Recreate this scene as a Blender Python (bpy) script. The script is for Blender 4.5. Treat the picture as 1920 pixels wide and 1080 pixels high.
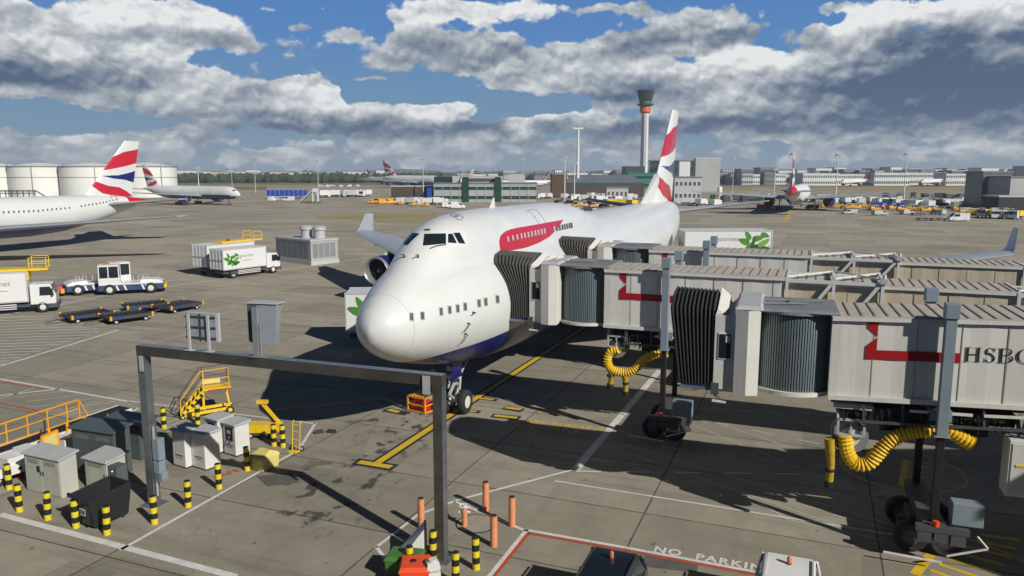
import bpy, bmesh, math, random
from mathutils import Vector, Matrix
R=math.radians; pi=math.pi
sc=bpy.context.scene
for o in list(bpy.data.objects): bpy.data.objects.remove(o)
COL=sc.collection
# ---------------------------------------------------------------- camera, sky, sun, exposure
FPX=1425.; HC=11.9; PIT=math.atan(214/FPX)
cam=bpy.data.cameras.new('camera'); cam.sensor_width=36; cam.lens=36*FPX/1920
cam.clip_start=.5; cam.clip_end=20000
co=bpy.data.objects.new('camera',cam); COL.objects.link(co)
co.location=(0,0,HC); co.rotation_euler=(pi/2-PIT,0,0); sc.camera=co
SUN_AZ=137.; SUN_EL=32.
sl=bpy.data.lights.new('sun','SUN'); sl.energy=4.8; sl.angle=R(.5); sl.color=(1,.955,.87)
so=bpy.data.objects.new('sun',sl); COL.objects.link(so)
sd=Vector((math.sin(R(SUN_AZ))*math.cos(R(SUN_EL)),math.cos(R(SUN_AZ))*math.cos(R(SUN_EL)),math.sin(R(SUN_EL))))
so.rotation_euler=sd.to_track_quat('Z','Y').to_euler()
sc.view_settings.view_transform='Standard'; sc.view_settings.look='None'
sc.view_settings.exposure=0; sc.view_settings.gamma=1; sc.view_settings.use_curve_mapping=False
sc.render.resolution_x=1024; sc.render.resolution_y=576

cs,sn=math.cos(PIT),math.sin(PIT)
def ray(px,py):
    X=(px-960)/FPX; Y=-(py-540)/FPX
    return Vector((X,cs+Y*sn,-sn+Y*cs))
def G(px,py,z=0.):            # ground point (height z) seen at a place of the 1920x1080 photograph
    r=ray(px,py); t=(z-HC)/r.z
    return Vector((r.x*t,r.y*t,z))
def D(px,py,y):
    r=ray(px,py); t=y/r.y
    return Vector((r.x*t,y,HC+r.z*t))
def azel(px,py):
    r=ray(px,py).normalized(); return math.atan2(r.x,r.y),math.asin(r.z)

class NT:
    def __init__(s,nt): s.t=nt
    def n(s,typ,**k):
        nd=s.t.nodes.new(typ)
        for a,b in k.items():
            setattr(nd,a,b)
        return nd
    def l(s,a,b): s.t.links.new(a,b)
    def inp(s,sock,v):
        if isinstance(v,bpy.types.NodeSocket): s.t.links.new(v,sock)
        else: sock.default_value=v
    def math(s,op,a,b=0.,c=0.,clamp=False):
        nd=s.n('ShaderNodeMath',operation=op,use_clamp=clamp)
        s.inp(nd.inputs[0],a); s.inp(nd.inputs[1],b); s.inp(nd.inputs[2],c); return nd.outputs[0]
    def vm(s,op,a,b=(0,0,0),c=(0,0,0)):
        nd=s.n('ShaderNodeVectorMath',operation=op)
        s.inp(nd.inputs[0],a)
        if op=='SCALE': s.inp(nd.inputs['Scale'],b)
        else: s.inp(nd.inputs[1],b)
        if op=='MULTIPLY_ADD': s.inp(nd.inputs[2],c)
        return nd.outputs['Value'] if op in('DOT_PRODUCT','LENGTH') else nd.outputs[0]
    def noise(s,vec,scale=5,detail=4,rough=.5,dist=0,color=False):
        nd=s.n('ShaderNodeTexNoise'); s.inp(nd.inputs['Vector'],vec)
        nd.inputs['Scale'].default_value=scale; nd.inputs['Detail'].default_value=detail
        nd.inputs['Roughness'].default_value=rough; nd.inputs['Distortion'].default_value=dist
        return nd.outputs['Color' if color else 'Fac']
    def ramp(s,f,stops,interp='LINEAR'):
        nd=s.n('ShaderNodeValToRGB'); nd.color_ramp.interpolation=interp
        e=nd.color_ramp.elements
        while len(e)<len(stops): e.new(.5)
        for i,(p,c) in enumerate(stops):
            e[i].position=p; e[i].color=(*c,1) if len(c)==3 else c
        s.inp(nd.inputs[0],f); return nd.outputs[0]
    def mr(s,v,a,b,c=0.,d=1.,typ='SMOOTHSTEP'):
        nd=s.n('ShaderNodeMapRange',interpolation_type=typ); s.inp(nd.inputs[0],v)
        for i,x in zip((1,2,3,4),(a,b,c,d)): s.inp(nd.inputs[i],x)
        return nd.outputs[0]
    def mix(s,f,a,b,bt='MIX'):
        nd=s.n('ShaderNodeMix',data_type='RGBA',blend_type=bt)
        s.inp(nd.inputs[0],f)
        s.inp(nd.inputs[6],(*a,1) if isinstance(a,tuple) and len(a)==3 else a)
        s.inp(nd.inputs[7],(*b,1) if isinstance(b,tuple) and len(b)==3 else b)
        return nd.outputs[2]
# ---- world: physical sky with procedural clouds
wd=bpy.data.worlds.new("World"); sc.world=wd; wd.use_nodes=True
wt=wd.node_tree; wt.nodes.clear(); w=NT(wt)
tc=w.n('ShaderNodeTexCoord').outputs['Generated']
dr=w.vm('NORMALIZE',tc); sp=w.n('ShaderNodeSeparateXYZ'); w.l(dr,sp.inputs[0])
az=w.math('ARCTAN2',sp.outputs[0],sp.outputs[1]); el=w.math('ARCSINE',sp.outputs[2])
cb=w.n('ShaderNodeCombineXYZ'); w.l(az,cb.inputs[0]); w.l(el,cb.inputs[1]); P0=cb.outputs[0]
sky=w.n('ShaderNodeTexSky',sky_type='NISHITA'); sky.sun_disc=False; sky.sun_elevation=R(SUN_EL); sky.sun_rotation=R(SUN_AZ)
sky.air_density=1.0; sky.dust_density=.6; sky.ozone_density=2.5
# pixel list of the cloud masses: centre x,y, radii, weight, tone(0 dark..1 white)
CL=[(95,35,170,34,1.1,.95),(18,28,34,17,.8,.25),(120,48,40,12,.7,.45),(330,28,120,26,1.1,.85),(330,68,130,16,1.0,.34),(90,98,150,26,1.1,.62),(110,140,190,22,1.3,.16),(40,172,55,9,.8,.75),
(180,182,80,14,.9,.35),(295,118,55,24,1.1,1.05),(365,148,60,16,1.0,.95),(330,178,130,22,1.0,.62),(480,182,110,18,1.0,.66),(555,160,60,13,.9,.8),(592,182,48,22,1.1,1.08),
(450,214,180,11,.9,.42),(700,205,130,14,.9,.68),(830,214,70,13,.9,.98),(610,236,180,13,1.0,.16),(800,242,160,11,.9,.2),(60,278,120,14,.7,.62),(290,256,90,10,.75,.6),(500,286,60,8,.5,.55),
(975,248,28,16,.9,1.0),(1080,222,90,10,.8,.85),(900,262,60,9,.6,.62),(870,14,115,22,1.2,.8),(860,72,150,20,.95,.62),(870,104,190,24,.9,.42),(970,130,160,18,.9,.5),(1075,108,46,24,1.0,.95),
(1000,160,120,12,.8,.75),(1190,126,56,16,1.0,.9),(1150,14,80,12,.8,.6),(1310,36,120,24,1.0,.62),(1310,70,150,14,1.0,.26),(1210,98,140,12,.9,.5),(1365,94,62,11,1.1,1.15),(1480,108,88,11,1.1,1.1),
(1420,140,170,22,1.1,.78),(1345,185,90,26,1.0,.92),(1500,190,110,26,1.0,.6),(1240,170,90,34,1.0,.32),(1440,236,380,13,1.1,.06),(1140,185,110,22,.8,.35),(1100,272,140,10,.6,.3),(1600,52,32,20,1.2,1.1),
(1668,32,42,18,1.2,1.1),(1640,78,26,22,.8,.7),(1765,108,140,44,1.7,.08),(1680,172,230,30,1.6,.0),(1860,180,150,32,1.6,.0),(1800,12,90,15,1.3,1.1),(1850,46,46,17,1.0,.95),(1905,82,50,22,1.0,.35),(1460,258,60,6,.6,.75),
(1680,246,150,9,.8,.55),(1850,244,120,9,.8,.42),(1860,276,40,7,.6,.85),(1650,280,70,6,.5,.65),(510,12,28,7,.62,.6),(605,15,20,8,.6,.55),(738,26,14,8,.55,.5),(640,65,40,9,.66,.7),(565,48,18,7,.45,.4),
(1572,12,50,9,.7,.55),(1523,62,15,14,.62,.45),(690,146,60,6,.5,.5),(960,292,2600,28,.62,.56),(960,262,2600,14,.16,.45)]
warp=w.noise(P0,scale=16,detail=5,rough=.6,color=True)
warp=w.vm('SUBTRACT',warp,(.5,.5,.5)); warp=w.vm('MULTIPLY',warp,(.07,.034,0))
PW=w.vm('ADD',P0,warp)
den=None; ton=None
for (cx,cy,rx,ry,wg,tn) in CL:
    a,e=azel(cx,cy); sx=FPX/(rx*1.0); sy=FPX/ry
    q=w.vm('MULTIPLY_ADD',PW,(sx,sy,0),(-a*sx,-e*sy,0))
    g=w.math('POWER',.40,w.vm('DOT_PRODUCT',q,q))
    den=w.math('MULTIPLY_ADD',g,wg,0. if den is None else den)
    ton=w.math('MULTIPLY_ADD',g,wg*tn,0. if ton is None else ton)
tone=w.math('DIVIDE',ton,w.math('ADD',den,.05))
W2=w.vm('MULTIPLY',w.vm('SUBTRACT',w.noise(P0,scale=34,detail=4,rough=.6,color=True),(.5,.5,.5)),(.022,.018,0))
Q=w.vm('MULTIPLY',w.vm('ADD',P0,W2),(1,1.5,1))
def fb(off):
    q=w.vm('ADD',Q,off) if off else Q
    v=w.n('ShaderNodeTexVoronoi',feature='SMOOTH_F1',voronoi_dimensions='2D'); w.l(q,v.inputs['Vector']); v.inputs['Scale'].default_value=13
    v.inputs['Detail'].default_value=3.; v.inputs['Roughness'].default_value=.55; v.inputs['Lacunarity'].default_value=2.1; v.inputs['Smoothness'].default_value=.35; v.normalize=True
    return w.math('MULTIPLY_ADD',v.outputs['Distance'],-.95,w.math('MULTIPLY_ADD',w.noise(q,scale=9,detail=6,rough=.48),.75,.42))
n0=fb(None); n1=fb((-.003,.011,0))
# scattered cloud over the rest of the dome (out of frame): thin
hi=w.mr(el,R(13),R(19)); nhi=w.noise(dr,scale=3.2,detail=7,rough=.6)
dd=w.math('ADD',den,w.math('MULTIPLY_ADD',n0,1.9,-1.42))
dd=w.math('SUBTRACT',dd,w.math('MULTIPLY',hi,.35))
mask=w.mr(dd,-.01,.21)
relief=w.math('MULTIPLY',w.math('SUBTRACT',n0,n1),1.9)
tt=w.math('ADD',w.math('MULTIPLY_ADD',tone,1.28,-.17),relief)
tt=w.math('ADD',tt,w.math('MULTIPLY_ADD',n0,.35,-.17))
tt=w.math('ADD',tt,w.math('MULTIPLY',w.mr(dd,.02,.5,1.,0.),.16))
lo_=w.noise(w.vm('MULTIPLY',w.vm('ADD',P0,W2),(1,3.2,1)),scale=17,detail=6,rough=.58)
tt=w.math('ADD',tt,w.math('MULTIPLY',w.math('MULTIPLY_ADD',lo_,2.6,-1.25),w.mr(el,R(1.),R(6.),.55,.12)))
ccol=w.ramp(tt,[(0,(.072,.118,.205)),(.2,(.150,.20,.28)),(.45,(.30,.345,.40)),(.7,(.50,.535,.57)),(1,(.82,.84,.84))])
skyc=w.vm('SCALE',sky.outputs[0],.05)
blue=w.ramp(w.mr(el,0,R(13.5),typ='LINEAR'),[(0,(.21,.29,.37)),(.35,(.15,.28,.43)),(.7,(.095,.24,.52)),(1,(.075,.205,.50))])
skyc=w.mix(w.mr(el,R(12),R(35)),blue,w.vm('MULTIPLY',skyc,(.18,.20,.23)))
hz=w.mr(el,R(.3),R(4.5)); ccol=w.mix(hz,w.mix(.42,ccol,(.26,.325,.385)),ccol)
# below the horizon
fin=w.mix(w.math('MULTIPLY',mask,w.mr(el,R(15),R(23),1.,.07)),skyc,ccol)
fin=w.mix(w.mr(el,R(-3),0.),(.10,.10,.09),fin)
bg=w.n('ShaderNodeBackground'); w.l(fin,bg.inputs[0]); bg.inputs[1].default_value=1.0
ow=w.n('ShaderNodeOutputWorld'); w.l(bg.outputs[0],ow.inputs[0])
try: wd.cycles.sampling_method='MANUAL'; wd.cycles.sample_map_resolution=512
except Exception: pass

# ---------------------------------------------------------------- materials
MATS={}
def mat(name,col,rough=.6,metal=0.,var=.12,scale=1.5,bump=0.,dirt=0.,dcol=(.05,.045,.04),coat=0.,spec=.5,streak=0.,fine=0.):
    if name in MATS: return MATS[name]
    m=bpy.data.materials.new(name); m.use_nodes=True; t=NT(m.node_tree); m.node_tree.nodes.clear()
    p=t.n('ShaderNodeBsdfPrincipled'); o=t.n('ShaderNodeOutputMaterial'); t.l(p.outputs[0],o.inputs[0])
    c=t.n('ShaderNodeTexCoord').outputs['Object']
    n=t.noise(c,scale=scale,detail=6,rough=.6)
    k=t.mr(n,.25,.75,1-var,1+var,'LINEAR')
    base=t.vm('SCALE',tuple(col),k)
    if dirt or streak:
        if streak:
            cc=t.vm('MULTIPLY',c,(6,6,.35)); n2=t.noise(cc,scale=1.2,detail=5,rough=.65)
            base=t.mix(t.math('MULTIPLY',t.mr(n2,.45,.8),streak),base,dcol)
        if dirt:
            n3=t.noise(c,scale=scale*2.3,detail=8,rough=.7)
            base=t.mix(t.math('MULTIPLY',t.mr(n3,.5,.75),dirt),base,dcol)
    t.inp(p.inputs['Base Color'],base)
    t.inp(p.inputs['Roughness'],t.mr(n,.2,.8,max(0,rough-.07),min(1,rough+.07),'LINEAR'))
    p.inputs['Metallic'].default_value=metal
    p.inputs['Specular IOR Level'].default_value=spec
    if coat: p.inputs['Coat Weight'].default_value=coat; p.inputs['Coat Roughness'].default_value=.08
    if bump:
        b=t.n('ShaderNodeBump'); b.inputs['Strength'].default_value=bump; b.inputs['Distance'].default_value=.02
        t.l(t.noise(c,scale=scale*8,detail=5),b.inputs['Height']); t.l(b.outputs[0],p.inputs['Normal'])
    MATS[name]=m; return m
def M(k):
    return MATS[k]
mat('white_paint',(.64,.65,.64),.45,var=.03,scale=.6,dirt=.12,dcol=(.35,.33,.3))
mat('truck_white',(.66,.67,.66),.4,var=.04,scale=.8,dirt=.2,dcol=(.3,.28,.25),coat=.3)
mat('far_white',(.62,.63,.62),.6,var=.12,scale=.05,dirt=.25,dcol=(.28,.28,.28))
mat('cream',(.60,.56,.47),.6,var=.08,streak=.3,dcol=(.33,.28,.2))
mat('bridge_beige',(.52,.45,.33),.6,var=.08,streak=.4,dcol=(.28,.22,.13))
mat('bridge_white',(.63,.62,.57),.55,var=.05,scale=.5,streak=.28,dcol=(.34,.32,.28))
mat('bridge_panel',(.56,.56,.52),.5,var=.05,streak=.2,dcol=(.3,.3,.28))
mat('roof_grey',(.46,.42,.37),.7,var=.12,scale=1,dirt=.4,dcol=(.2,.16,.13))
mat('bridge_bluegrey',(.20,.25,.29),.5,var=.07,dirt=.2)
mat('drum_metal',(.20,.25,.27),.42,.35,var=.12,scale=.6,streak=.25)
mat('canopy_grey',(.062,.06,.058),.75,var=.15,scale=3,dirt=.2)
mat('canopy_dark',(.018,.018,.018),.75,var=.2,scale=3)
mat('black',(.012,.012,.013),.55,var=.2)
mat('rubber',(.02,.02,.021),.8,var=.25,scale=6)
mat('dark_grey',(.06,.065,.07),.6,var=.15)
mat('mid_grey',(.2,.21,.22),.6,var=.12,dirt=.2)
mat('light_grey',(.42,.43,.43),.55,var=.08,dirt=.2)
mat('kiosk_white',(.60,.60,.58),.55,var=.05,dirt=.15)
mat('cab_grey_green',(.42,.43,.38),.6,var=.06,streak=.15)
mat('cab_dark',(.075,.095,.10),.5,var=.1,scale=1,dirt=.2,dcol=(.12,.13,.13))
mat('steel',(.32,.33,.33),.38,.7,var=.25,scale=1.5,dirt=.3)
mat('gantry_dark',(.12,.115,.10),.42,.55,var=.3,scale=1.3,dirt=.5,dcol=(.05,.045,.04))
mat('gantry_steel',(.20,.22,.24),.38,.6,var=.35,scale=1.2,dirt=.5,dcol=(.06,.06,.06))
mat('chrome',(.6,.6,.6),.25,.9,var=.1)
mat('yellow',(.75,.50,.015),.45,var=.1,scale=2,dirt=.25,dcol=(.25,.15,.03))
mat('bollard_yellow',(.66,.54,.02),.5,var=.12,scale=6,dirt=.35,dcol=(.3,.22,.03))
mat('orange_yellow',(.75,.33,.01),.45,var=.1,dirt=.2,dcol=(.3,.13,.02))
mat('pale_yellow',(.62,.52,.17),.6,var=.08,dirt=.2,dcol=(.35,.27,.1))
mat('duct_yellow',(.72,.46,.015),.6,var=.15,scale=4,dirt=.3,dcol=(.25,.14,.02))
mat('orange_post',(.66,.26,.12),.6,var=.14,scale=4,dirt=.45,dcol=(.36,.16,.09))
mat('red',(.5,.012,.015),.45,var=.08)
mat('logo_red',(.34,.005,.01),.5,var=.06)
mat('bin_red',(.75,.07,.015),.45,var=.08)
mat('bin_green',(.06,.17,.035),.5,var=.1)
mat('marque_red',(.50,.012,.03),.35,var=.04,coat=.3)
mat('livery_blue',(.008,.014,.13),.3,var=.08,coat=.4)
mat('ink',(.015,.015,.017),.6,var=.1)
mat('text_grey',(.22,.22,.22),.6,var=.05)
mat('leaf',(.06,.22,.015),.5,var=.2,scale=2)
mat('leaf_dark',(.012,.09,.012),.5,var=.2,scale=2)
mat('navy_blue',(.02,.05,.16),.45,var=.1)
mat('royal_blue',(.01,.05,.34),.5,var=.12)
mat('maroon',(.14,.012,.04),.5,var=.1)
mat('car_dark',(.012,.017,.026),.2,var=.1,coat=.8)
mat('engine_grey',(.38,.38,.37),.35,.6,var=.1)
mat('wing_grey',(.40,.43,.46),.4,.25,var=.08,scale=.4)
mat('tank_white',(.70,.70,.66),.6,var=.05,scale=.1,streak=.35,dcol=(.4,.38,.33))
mat('brick_dark',(.10,.055,.035),.8,var=.2,scale=.3)
mat('roof_teal',(.03,.17,.13),.5,var=.1,scale=.1)
mat('roof_slate',(.15,.17,.19),.6,var=.15,scale=.1)
mat('facade_grey',(.35,.36,.35),.6,var=.1,scale=.1)
mat('facade_green',(.015,.055,.04),.35,var=.15,scale=.2)
mat('far_dark',(.05,.055,.06),.6,var=.25,scale=.1)
mat('tower_white',(.62,.62,.60),.5,var=.05,scale=.1)
mat('tower_orange',(.58,.13,.035),.5,var=.08)
mat('glass_dark',(.012,.02,.025),.08,var=.1,spec=.8)
mat('glass_haze',(.11,.14,.13),.3,var=.35,scale=.3,spec=.8)
mat('glass_green',(.02,.045,.045),.1,var=.1,spec=.8)
mat('window_grey',(.10,.11,.11),.25,var=.2,scale=5)
mat('line_white',(.62,.62,.60),.7,var=.15,scale=2,dirt=.55,dcol=(.28,.26,.22))
mat('line_worn',(.42,.41,.38),.8,var=.15,scale=2,dirt=.7,dcol=(.24,.22,.18))
mat('line_yellow',(.64,.42,.02),.7,var=.12,scale=2,dirt=.5,dcol=(.32,.22,.05))
mat('line_black',(.02,.02,.02),.8,var=.2)
mat('line_red',(.45,.06,.03),.7,var=.15,scale=2,dirt=.4,dcol=(.3,.2,.15))
mat('warm_panel',(.55,.42,.36),.6,var=.05)
def emis(name,col,st):
    m=bpy.data.materials.new(name); m.use_nodes=True; p=m.node_tree.nodes['Principled BSDF']
    p.inputs['Base Color'].default_value=(*col,1); p.inputs['Emission Color'].default_value=(*col,1); p.inputs['Emission Strength'].default_value=st
    MATS[name]=m
# ---------------------------------------------------------------- mesh helpers
class B:
    def __init__(s,m='white_paint'):
        s.v=[];s.f=[];s.k=[];s.ms=[];s.m(m)
    def m(s,name):
        if name not in s.ms: s.ms.append(name)
        s.c=s.ms.index(name); return s
    def add(s,vs,fs):
        o=len(s.v); s.v+= [tuple(v) for v in vs]
        for f in fs: s.f.append(tuple(i+o for i in f)); s.k.append(s.c)
        return s
    def box(s,x0,x1,y0,y1,z0,z1,tx=0.,ty=0.):
        v=[(x0,y0,z0),(x1,y0,z0),(x1,y1,z0),(x0,y1,z0),(x0+tx,y0+ty,z1),(x1-tx,y0+ty,z1),(x1-tx,y1-ty,z1),(x0+tx,y1-ty,z1)]
        return s.add(v,[(3,2,1,0),(4,5,6,7),(0,1,5,4),(1,2,6,5),(2,3,7,6),(3,0,4,7)])
    def cyl(s,p,q,r,r2=None,n=12,caps=True):
        p=Vector(p);q=Vector(q);r2=r if r2 is None else r2
        d=(q-p).normalized(); a=d.orthogonal().normalized(); b=d.cross(a)
        vs=[];
        for c,rr in ((p,r),(q,r2)):
            for i in range(n):
                t=2*pi*i/n; vs.append(c+a*rr*math.cos(t)+b*rr*math.sin(t))
        fs=[(i,(i+1)%n,n+(i+1)%n,n+i) for i in range(n)]
        if caps: fs+= [tuple(range(n-1,-1,-1)),tuple(range(n,2*n))]
        return s.add(vs,fs)
    def bar(s,p,q,wd=.05,h=None):
        p=Vector(p);q=Vector(q);h=wd if h is None else h
        d=(q-p).normalized(); up=Vector((0,0,1)) if abs(d.z)<.95 else Vector((0,1,0))
        a=d.cross(up).normalized(); b=a.cross(d).normalized()
        vs=[c+a*i*wd/2+b*j*h/2 for c in (p,q) for i,j in ((-1,-1),(1,-1),(1,1),(-1,1))]
        return s.add(vs,[(3,2,1,0),(4,5,6,7),(0,1,5,4),(1,2,6,5),(2,3,7,6),(3,0,4,7)])
    def tube(s,pts,r,n=8,rf=None):
        pts=[Vector(p) for p in pts]; rings=[]
        up=None
        for i,p in enumerate(pts):
            d=(pts[min(i+1,len(pts)-1)]-pts[max(i-1,0)]).normalized()
            if up is None: up=d.orthogonal().normalized()
            a=(up-d*up.dot(d)).normalized(); up=a; b=d.cross(a)
            rr=r if rf is None else rf(i)
            rings.append([p+a*rr*math.cos(2*pi*j/n)+b*rr*math.sin(2*pi*j/n) for j in range(n)])
        return s.loft(rings)
    def loft(s,rings,caps=True,closed=True):
        n=len(rings[0]); vs=[v for r in rings for v in r]; fs=[]
        for i in range(len(rings)-1):
            for j in range(n if closed else n-1):
                k=(j+1)%n; fs.append((i*n+j,i*n+k,(i+1)*n+k,(i+1)*n+j))
        if caps: fs+= [tuple(range(n-1,-1,-1)),tuple(range((len(rings)-1)*n,len(rings)*n))]
        return s.add(vs,fs)
    def ext(s,pts,vec):
        n=len(pts); vec=Vector(vec); pts=[Vector(p) for p in pts]
        vs=pts+[p+vec for p in pts]
        return s.add(vs,[tuple(range(n-1,-1,-1)),tuple(range(n,2*n))]+[(i,(i+1)%n,n+(i+1)%n,n+i) for i in range(n)])
    def face(s,pts): return s.add(pts,[tuple(range(len(pts)))])
    def lathe(s,prof,c=(0,0,0),axis='z',n=24,caps=True):
        rings=[]
        for (r,h) in prof:
            ring=[]
            for i in range(n):
                t=2*pi*i/n; a,b=r*math.cos(t),r*math.sin(t)
                p={'z':(a,b,h),'x':(h,a,b),'y':(a,h,b)}[axis]
                ring.append((p[0]+c[0],p[1]+c[1],p[2]+c[2]))
            rings.append(ring)
        return s.loft(rings,caps)
    def done(s,name,parent=None,smooth=None,bev=0.,xf=None):
        me=bpy.data.meshes.new(name); vs=s.v
        if xf: vs=[tuple(xf(Vector(v))) for v in vs]
        me.from_pydata(vs,[],s.f)
        for k in s.ms: me.materials.append(MATS[k])
        me.polygons.foreach_set('material_index',s.k)
        bm=bmesh.new(); bm.from_mesh(me); bmesh.ops.recalc_face_normals(bm,faces=bm.faces); bm.to_mesh(me); bm.free()
        if smooth is not None:
            me.polygons.foreach_set('use_smooth',[True]*len(me.polygons)); me.set_sharp_from_angle(angle=R(smooth))
        o=bpy.data.objects.new(name,me); COL.objects.link(o)
        if parent: o.parent=parent
        if bev:
            b=o.modifiers.new('bevel','BEVEL'); b.width=bev; b.segments=2; b.limit_method='ANGLE'; b.angle_limit=R(40)
            b.harden_normals=False
        return o
def tag(o,label=None,cat=None,group=None,kind=None):
    if label: o['label']=label
    if cat: o['category']=cat
    if group: o['group']=group
    if kind: o['kind']=kind
    return o
def thing(name,label,cat,loc=(0,0,0),rz=0.,group=None):
    o=bpy.data.objects.new(name,None); COL.objects.link(o); o.location=loc; o.rotation_euler=(0,0,rz); o.empty_display_size=.3
    return tag(o,label,cat,group)
def kids(o): return [c for c in bpy.data.objects if c.parent==o]
def clone(o,loc,rz,label=None,group=None,par=None,scale=None):
    c=o.copy(); COL.objects.link(c)
    if par is None:
        c.location=loc; c.rotation_euler=(0,0,rz)
        if label: c['label']=label
        if group: c['group']=group
        if scale: c.scale=scale
    else: c.parent=par
    for k in kids(o): clone(k,None,None,par=c)
    return c
ORD=['first','second','third','fourth','fifth','sixth','seventh','eighth','ninth','tenth','eleventh','twelfth','thirteenth','fourteenth','fifteenth','sixteenth','seventeenth','eighteenth','nineteenth','twentieth']
def textmesh(txt,size,parent,name,mt,xf,ext=.004,align='LEFT',space=1.,label=None,bold=0.):
    cu=bpy.data.curves.new(name,'FONT'); cu.offset=bold; cu.body=txt; cu.size=size; cu.extrude=ext; cu.align_x=align; cu.space_character=space
    o=bpy.data.objects.new('tmp_text',cu); COL.objects.link(o); bpy.context.view_layer.update()
    dg=bpy.context.evaluated_depsgraph_get(); me=bpy.data.meshes.new_from_object(o.evaluated_get(dg))
    bpy.data.objects.remove(o); bpy.data.curves.remove(cu)
    me.name=name; me.transform(xf); me.materials.clear(); me.materials.append(MATS[mt])
    q=bpy.data.objects.new(name,me); COL.objects.link(q)
    if parent: q.parent=parent
    return q
HD=R(21.7); SH,CH=math.sin(HD),math.cos(HD)
def ST(s,t,z=0.): return Vector((CH*t+SH*s,-SH*t+CH*s,z))     # stand grid: s away along the stand line, t to the right
# ---------------------------------------------------------------- ground
m=bpy.data.materials.new('apron_concrete'); m.use_nodes=True; m.node_tree.nodes.clear(); t=NT(m.node_tree); MATS['apron']=m
p=t.n('ShaderNodeBsdfPrincipled'); o=t.n('ShaderNodeOutputMaterial'); t.l(p.outputs[0],o.inputs[0])
c=t.n('ShaderNodeTexCoord').outputs['Object']
mp=t.n('ShaderNodeMapping'); mp.inputs['Rotation'].default_value=(0,0,HD); t.l(c,mp.inputs[0])   # x -> t , y -> s
sx=t.n('ShaderNodeSeparateXYZ'); t.l(mp.outputs[0],sx.inputs[0])
def grid(v,off,per):
    a=t.math('DIVIDE',t.math('SUBTRACT',v,off),per); fr=t.math('FRACT',a); ce=t.math('FLOOR',a)
    d=t.math('MULTIPLY',t.math('MINIMUM',fr,t.math('SUBTRACT',1.,fr)),per); return d,ce
dt,ct=grid(sx.outputs[0],-12.6,7.55); ds,cse=grid(sx.outputs[1],25.4,4.66)
jit=t.math('MULTIPLY_ADD',t.noise(c,scale=1.3,detail=3),.03,-.015)
dm=t.math('ADD',t.math('MINIMUM',dt,ds),jit)
joint=t.mr(dm,.012,.045,1.,0.)
cc=t.n('ShaderNodeCombineXYZ'); t.l(ct,cc.inputs[0]); t.l(cse,cc.inputs[1])
wn=t.n('ShaderNodeTexWhiteNoise'); t.l(cc.outputs[0],wn.inputs[0])
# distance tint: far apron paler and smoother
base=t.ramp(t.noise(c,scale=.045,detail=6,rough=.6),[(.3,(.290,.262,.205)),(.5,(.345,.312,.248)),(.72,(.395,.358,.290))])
base=t.vm('SCALE',base,t.mr(wn.outputs[0],0.,1.,.84,1.11,'LINEAR'))
base=t.vm('SCALE',base,t.mr(t.noise(c,scale=.6,detail=8,rough=.68),.3,.7,.84,1.14,'LINEAR'))
base=t.vm('SCALE',base,t.mr(t.noise(c,scale=14,detail=4,rough=.7),.3,.7,.90,1.09,'LINEAR'))
# tyre streaks running across the stand
stc=t.vm('MULTIPLY',mp.outputs[0],(.05,.55,1)); base=t.mix(t.math('MULTIPLY',t.mr(t.noise(stc,scale=1.4,detail=7,rough=.65),.50,.74),.5),base,(.10,.09,.08))
stc=t.vm('MULTIPLY',mp.outputs[0],(1.1,.06,1)); base=t.mix(t.math('MULTIPLY',t.mr(t.noise(stc,scale=1.1,detail=6,rough=.6),.55,.8),.30),base,(.12,.105,.09))
# large darker wear near the parked nose
def blob(px,py,r):
    g=G(px,py); q=t.vm('SUBTRACT',c,tuple(g)); return t.mr(t.vm('LENGTH',q),r*.3,r,1.,0.)
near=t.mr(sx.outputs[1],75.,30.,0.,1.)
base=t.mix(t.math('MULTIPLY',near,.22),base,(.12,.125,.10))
zone=t.math('ADD',t.math('ADD',blob(640,900,3.6),blob(600,960,2.6)),t.math('ADD',blob(760,790,4.),blob(720,830,3.)),clamp=True)
spots=t.mr(t.noise(t.vm('MULTIPLY',mp.outputs[0],(1,.75,1)),scale=1.25,detail=4,rough=.55),.56,.61)
base=t.mix(t.math('MULTIPLY',t.math('MULTIPLY',spots,zone),.85),base,(.045,.044,.044))
base=t.mix(t.math('MULTIPLY',t.mr(t.noise(c,scale=1.1,detail=5,rough=.6),.45,.8),t.math('MULTIPLY',zone,.45)),base,(.06,.058,.055))
dots=t.mr(t.noise(c,scale=2.3,detail=2,rough=.5),.70,.73); base=t.mix(t.math('MULTIPLY',dots,t.math('MULTIPLY',near,.5)),base,(.07,.065,.06))
crk=t.n('ShaderNodeTexVoronoi',feature='DISTANCE_TO_EDGE'); t.l(t.vm('ADD',c,t.vm('SCALE',t.noise(c,scale=1.2,detail=5,rough=.6,color=True),.9)),crk.inputs['Vector']); crk.inputs['Scale'].default_value=.23
cr=t.math('MULTIPLY',t.mr(crk.outputs['Distance'],.0,.006,1.,0.),t.mr(t.noise(c,scale=.12,detail=2),.5,.6)); base=t.mix(t.math('MULTIPLY',cr,t.math('MULTIPLY',near,.55)),base,(.06,.055,.05))
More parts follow.
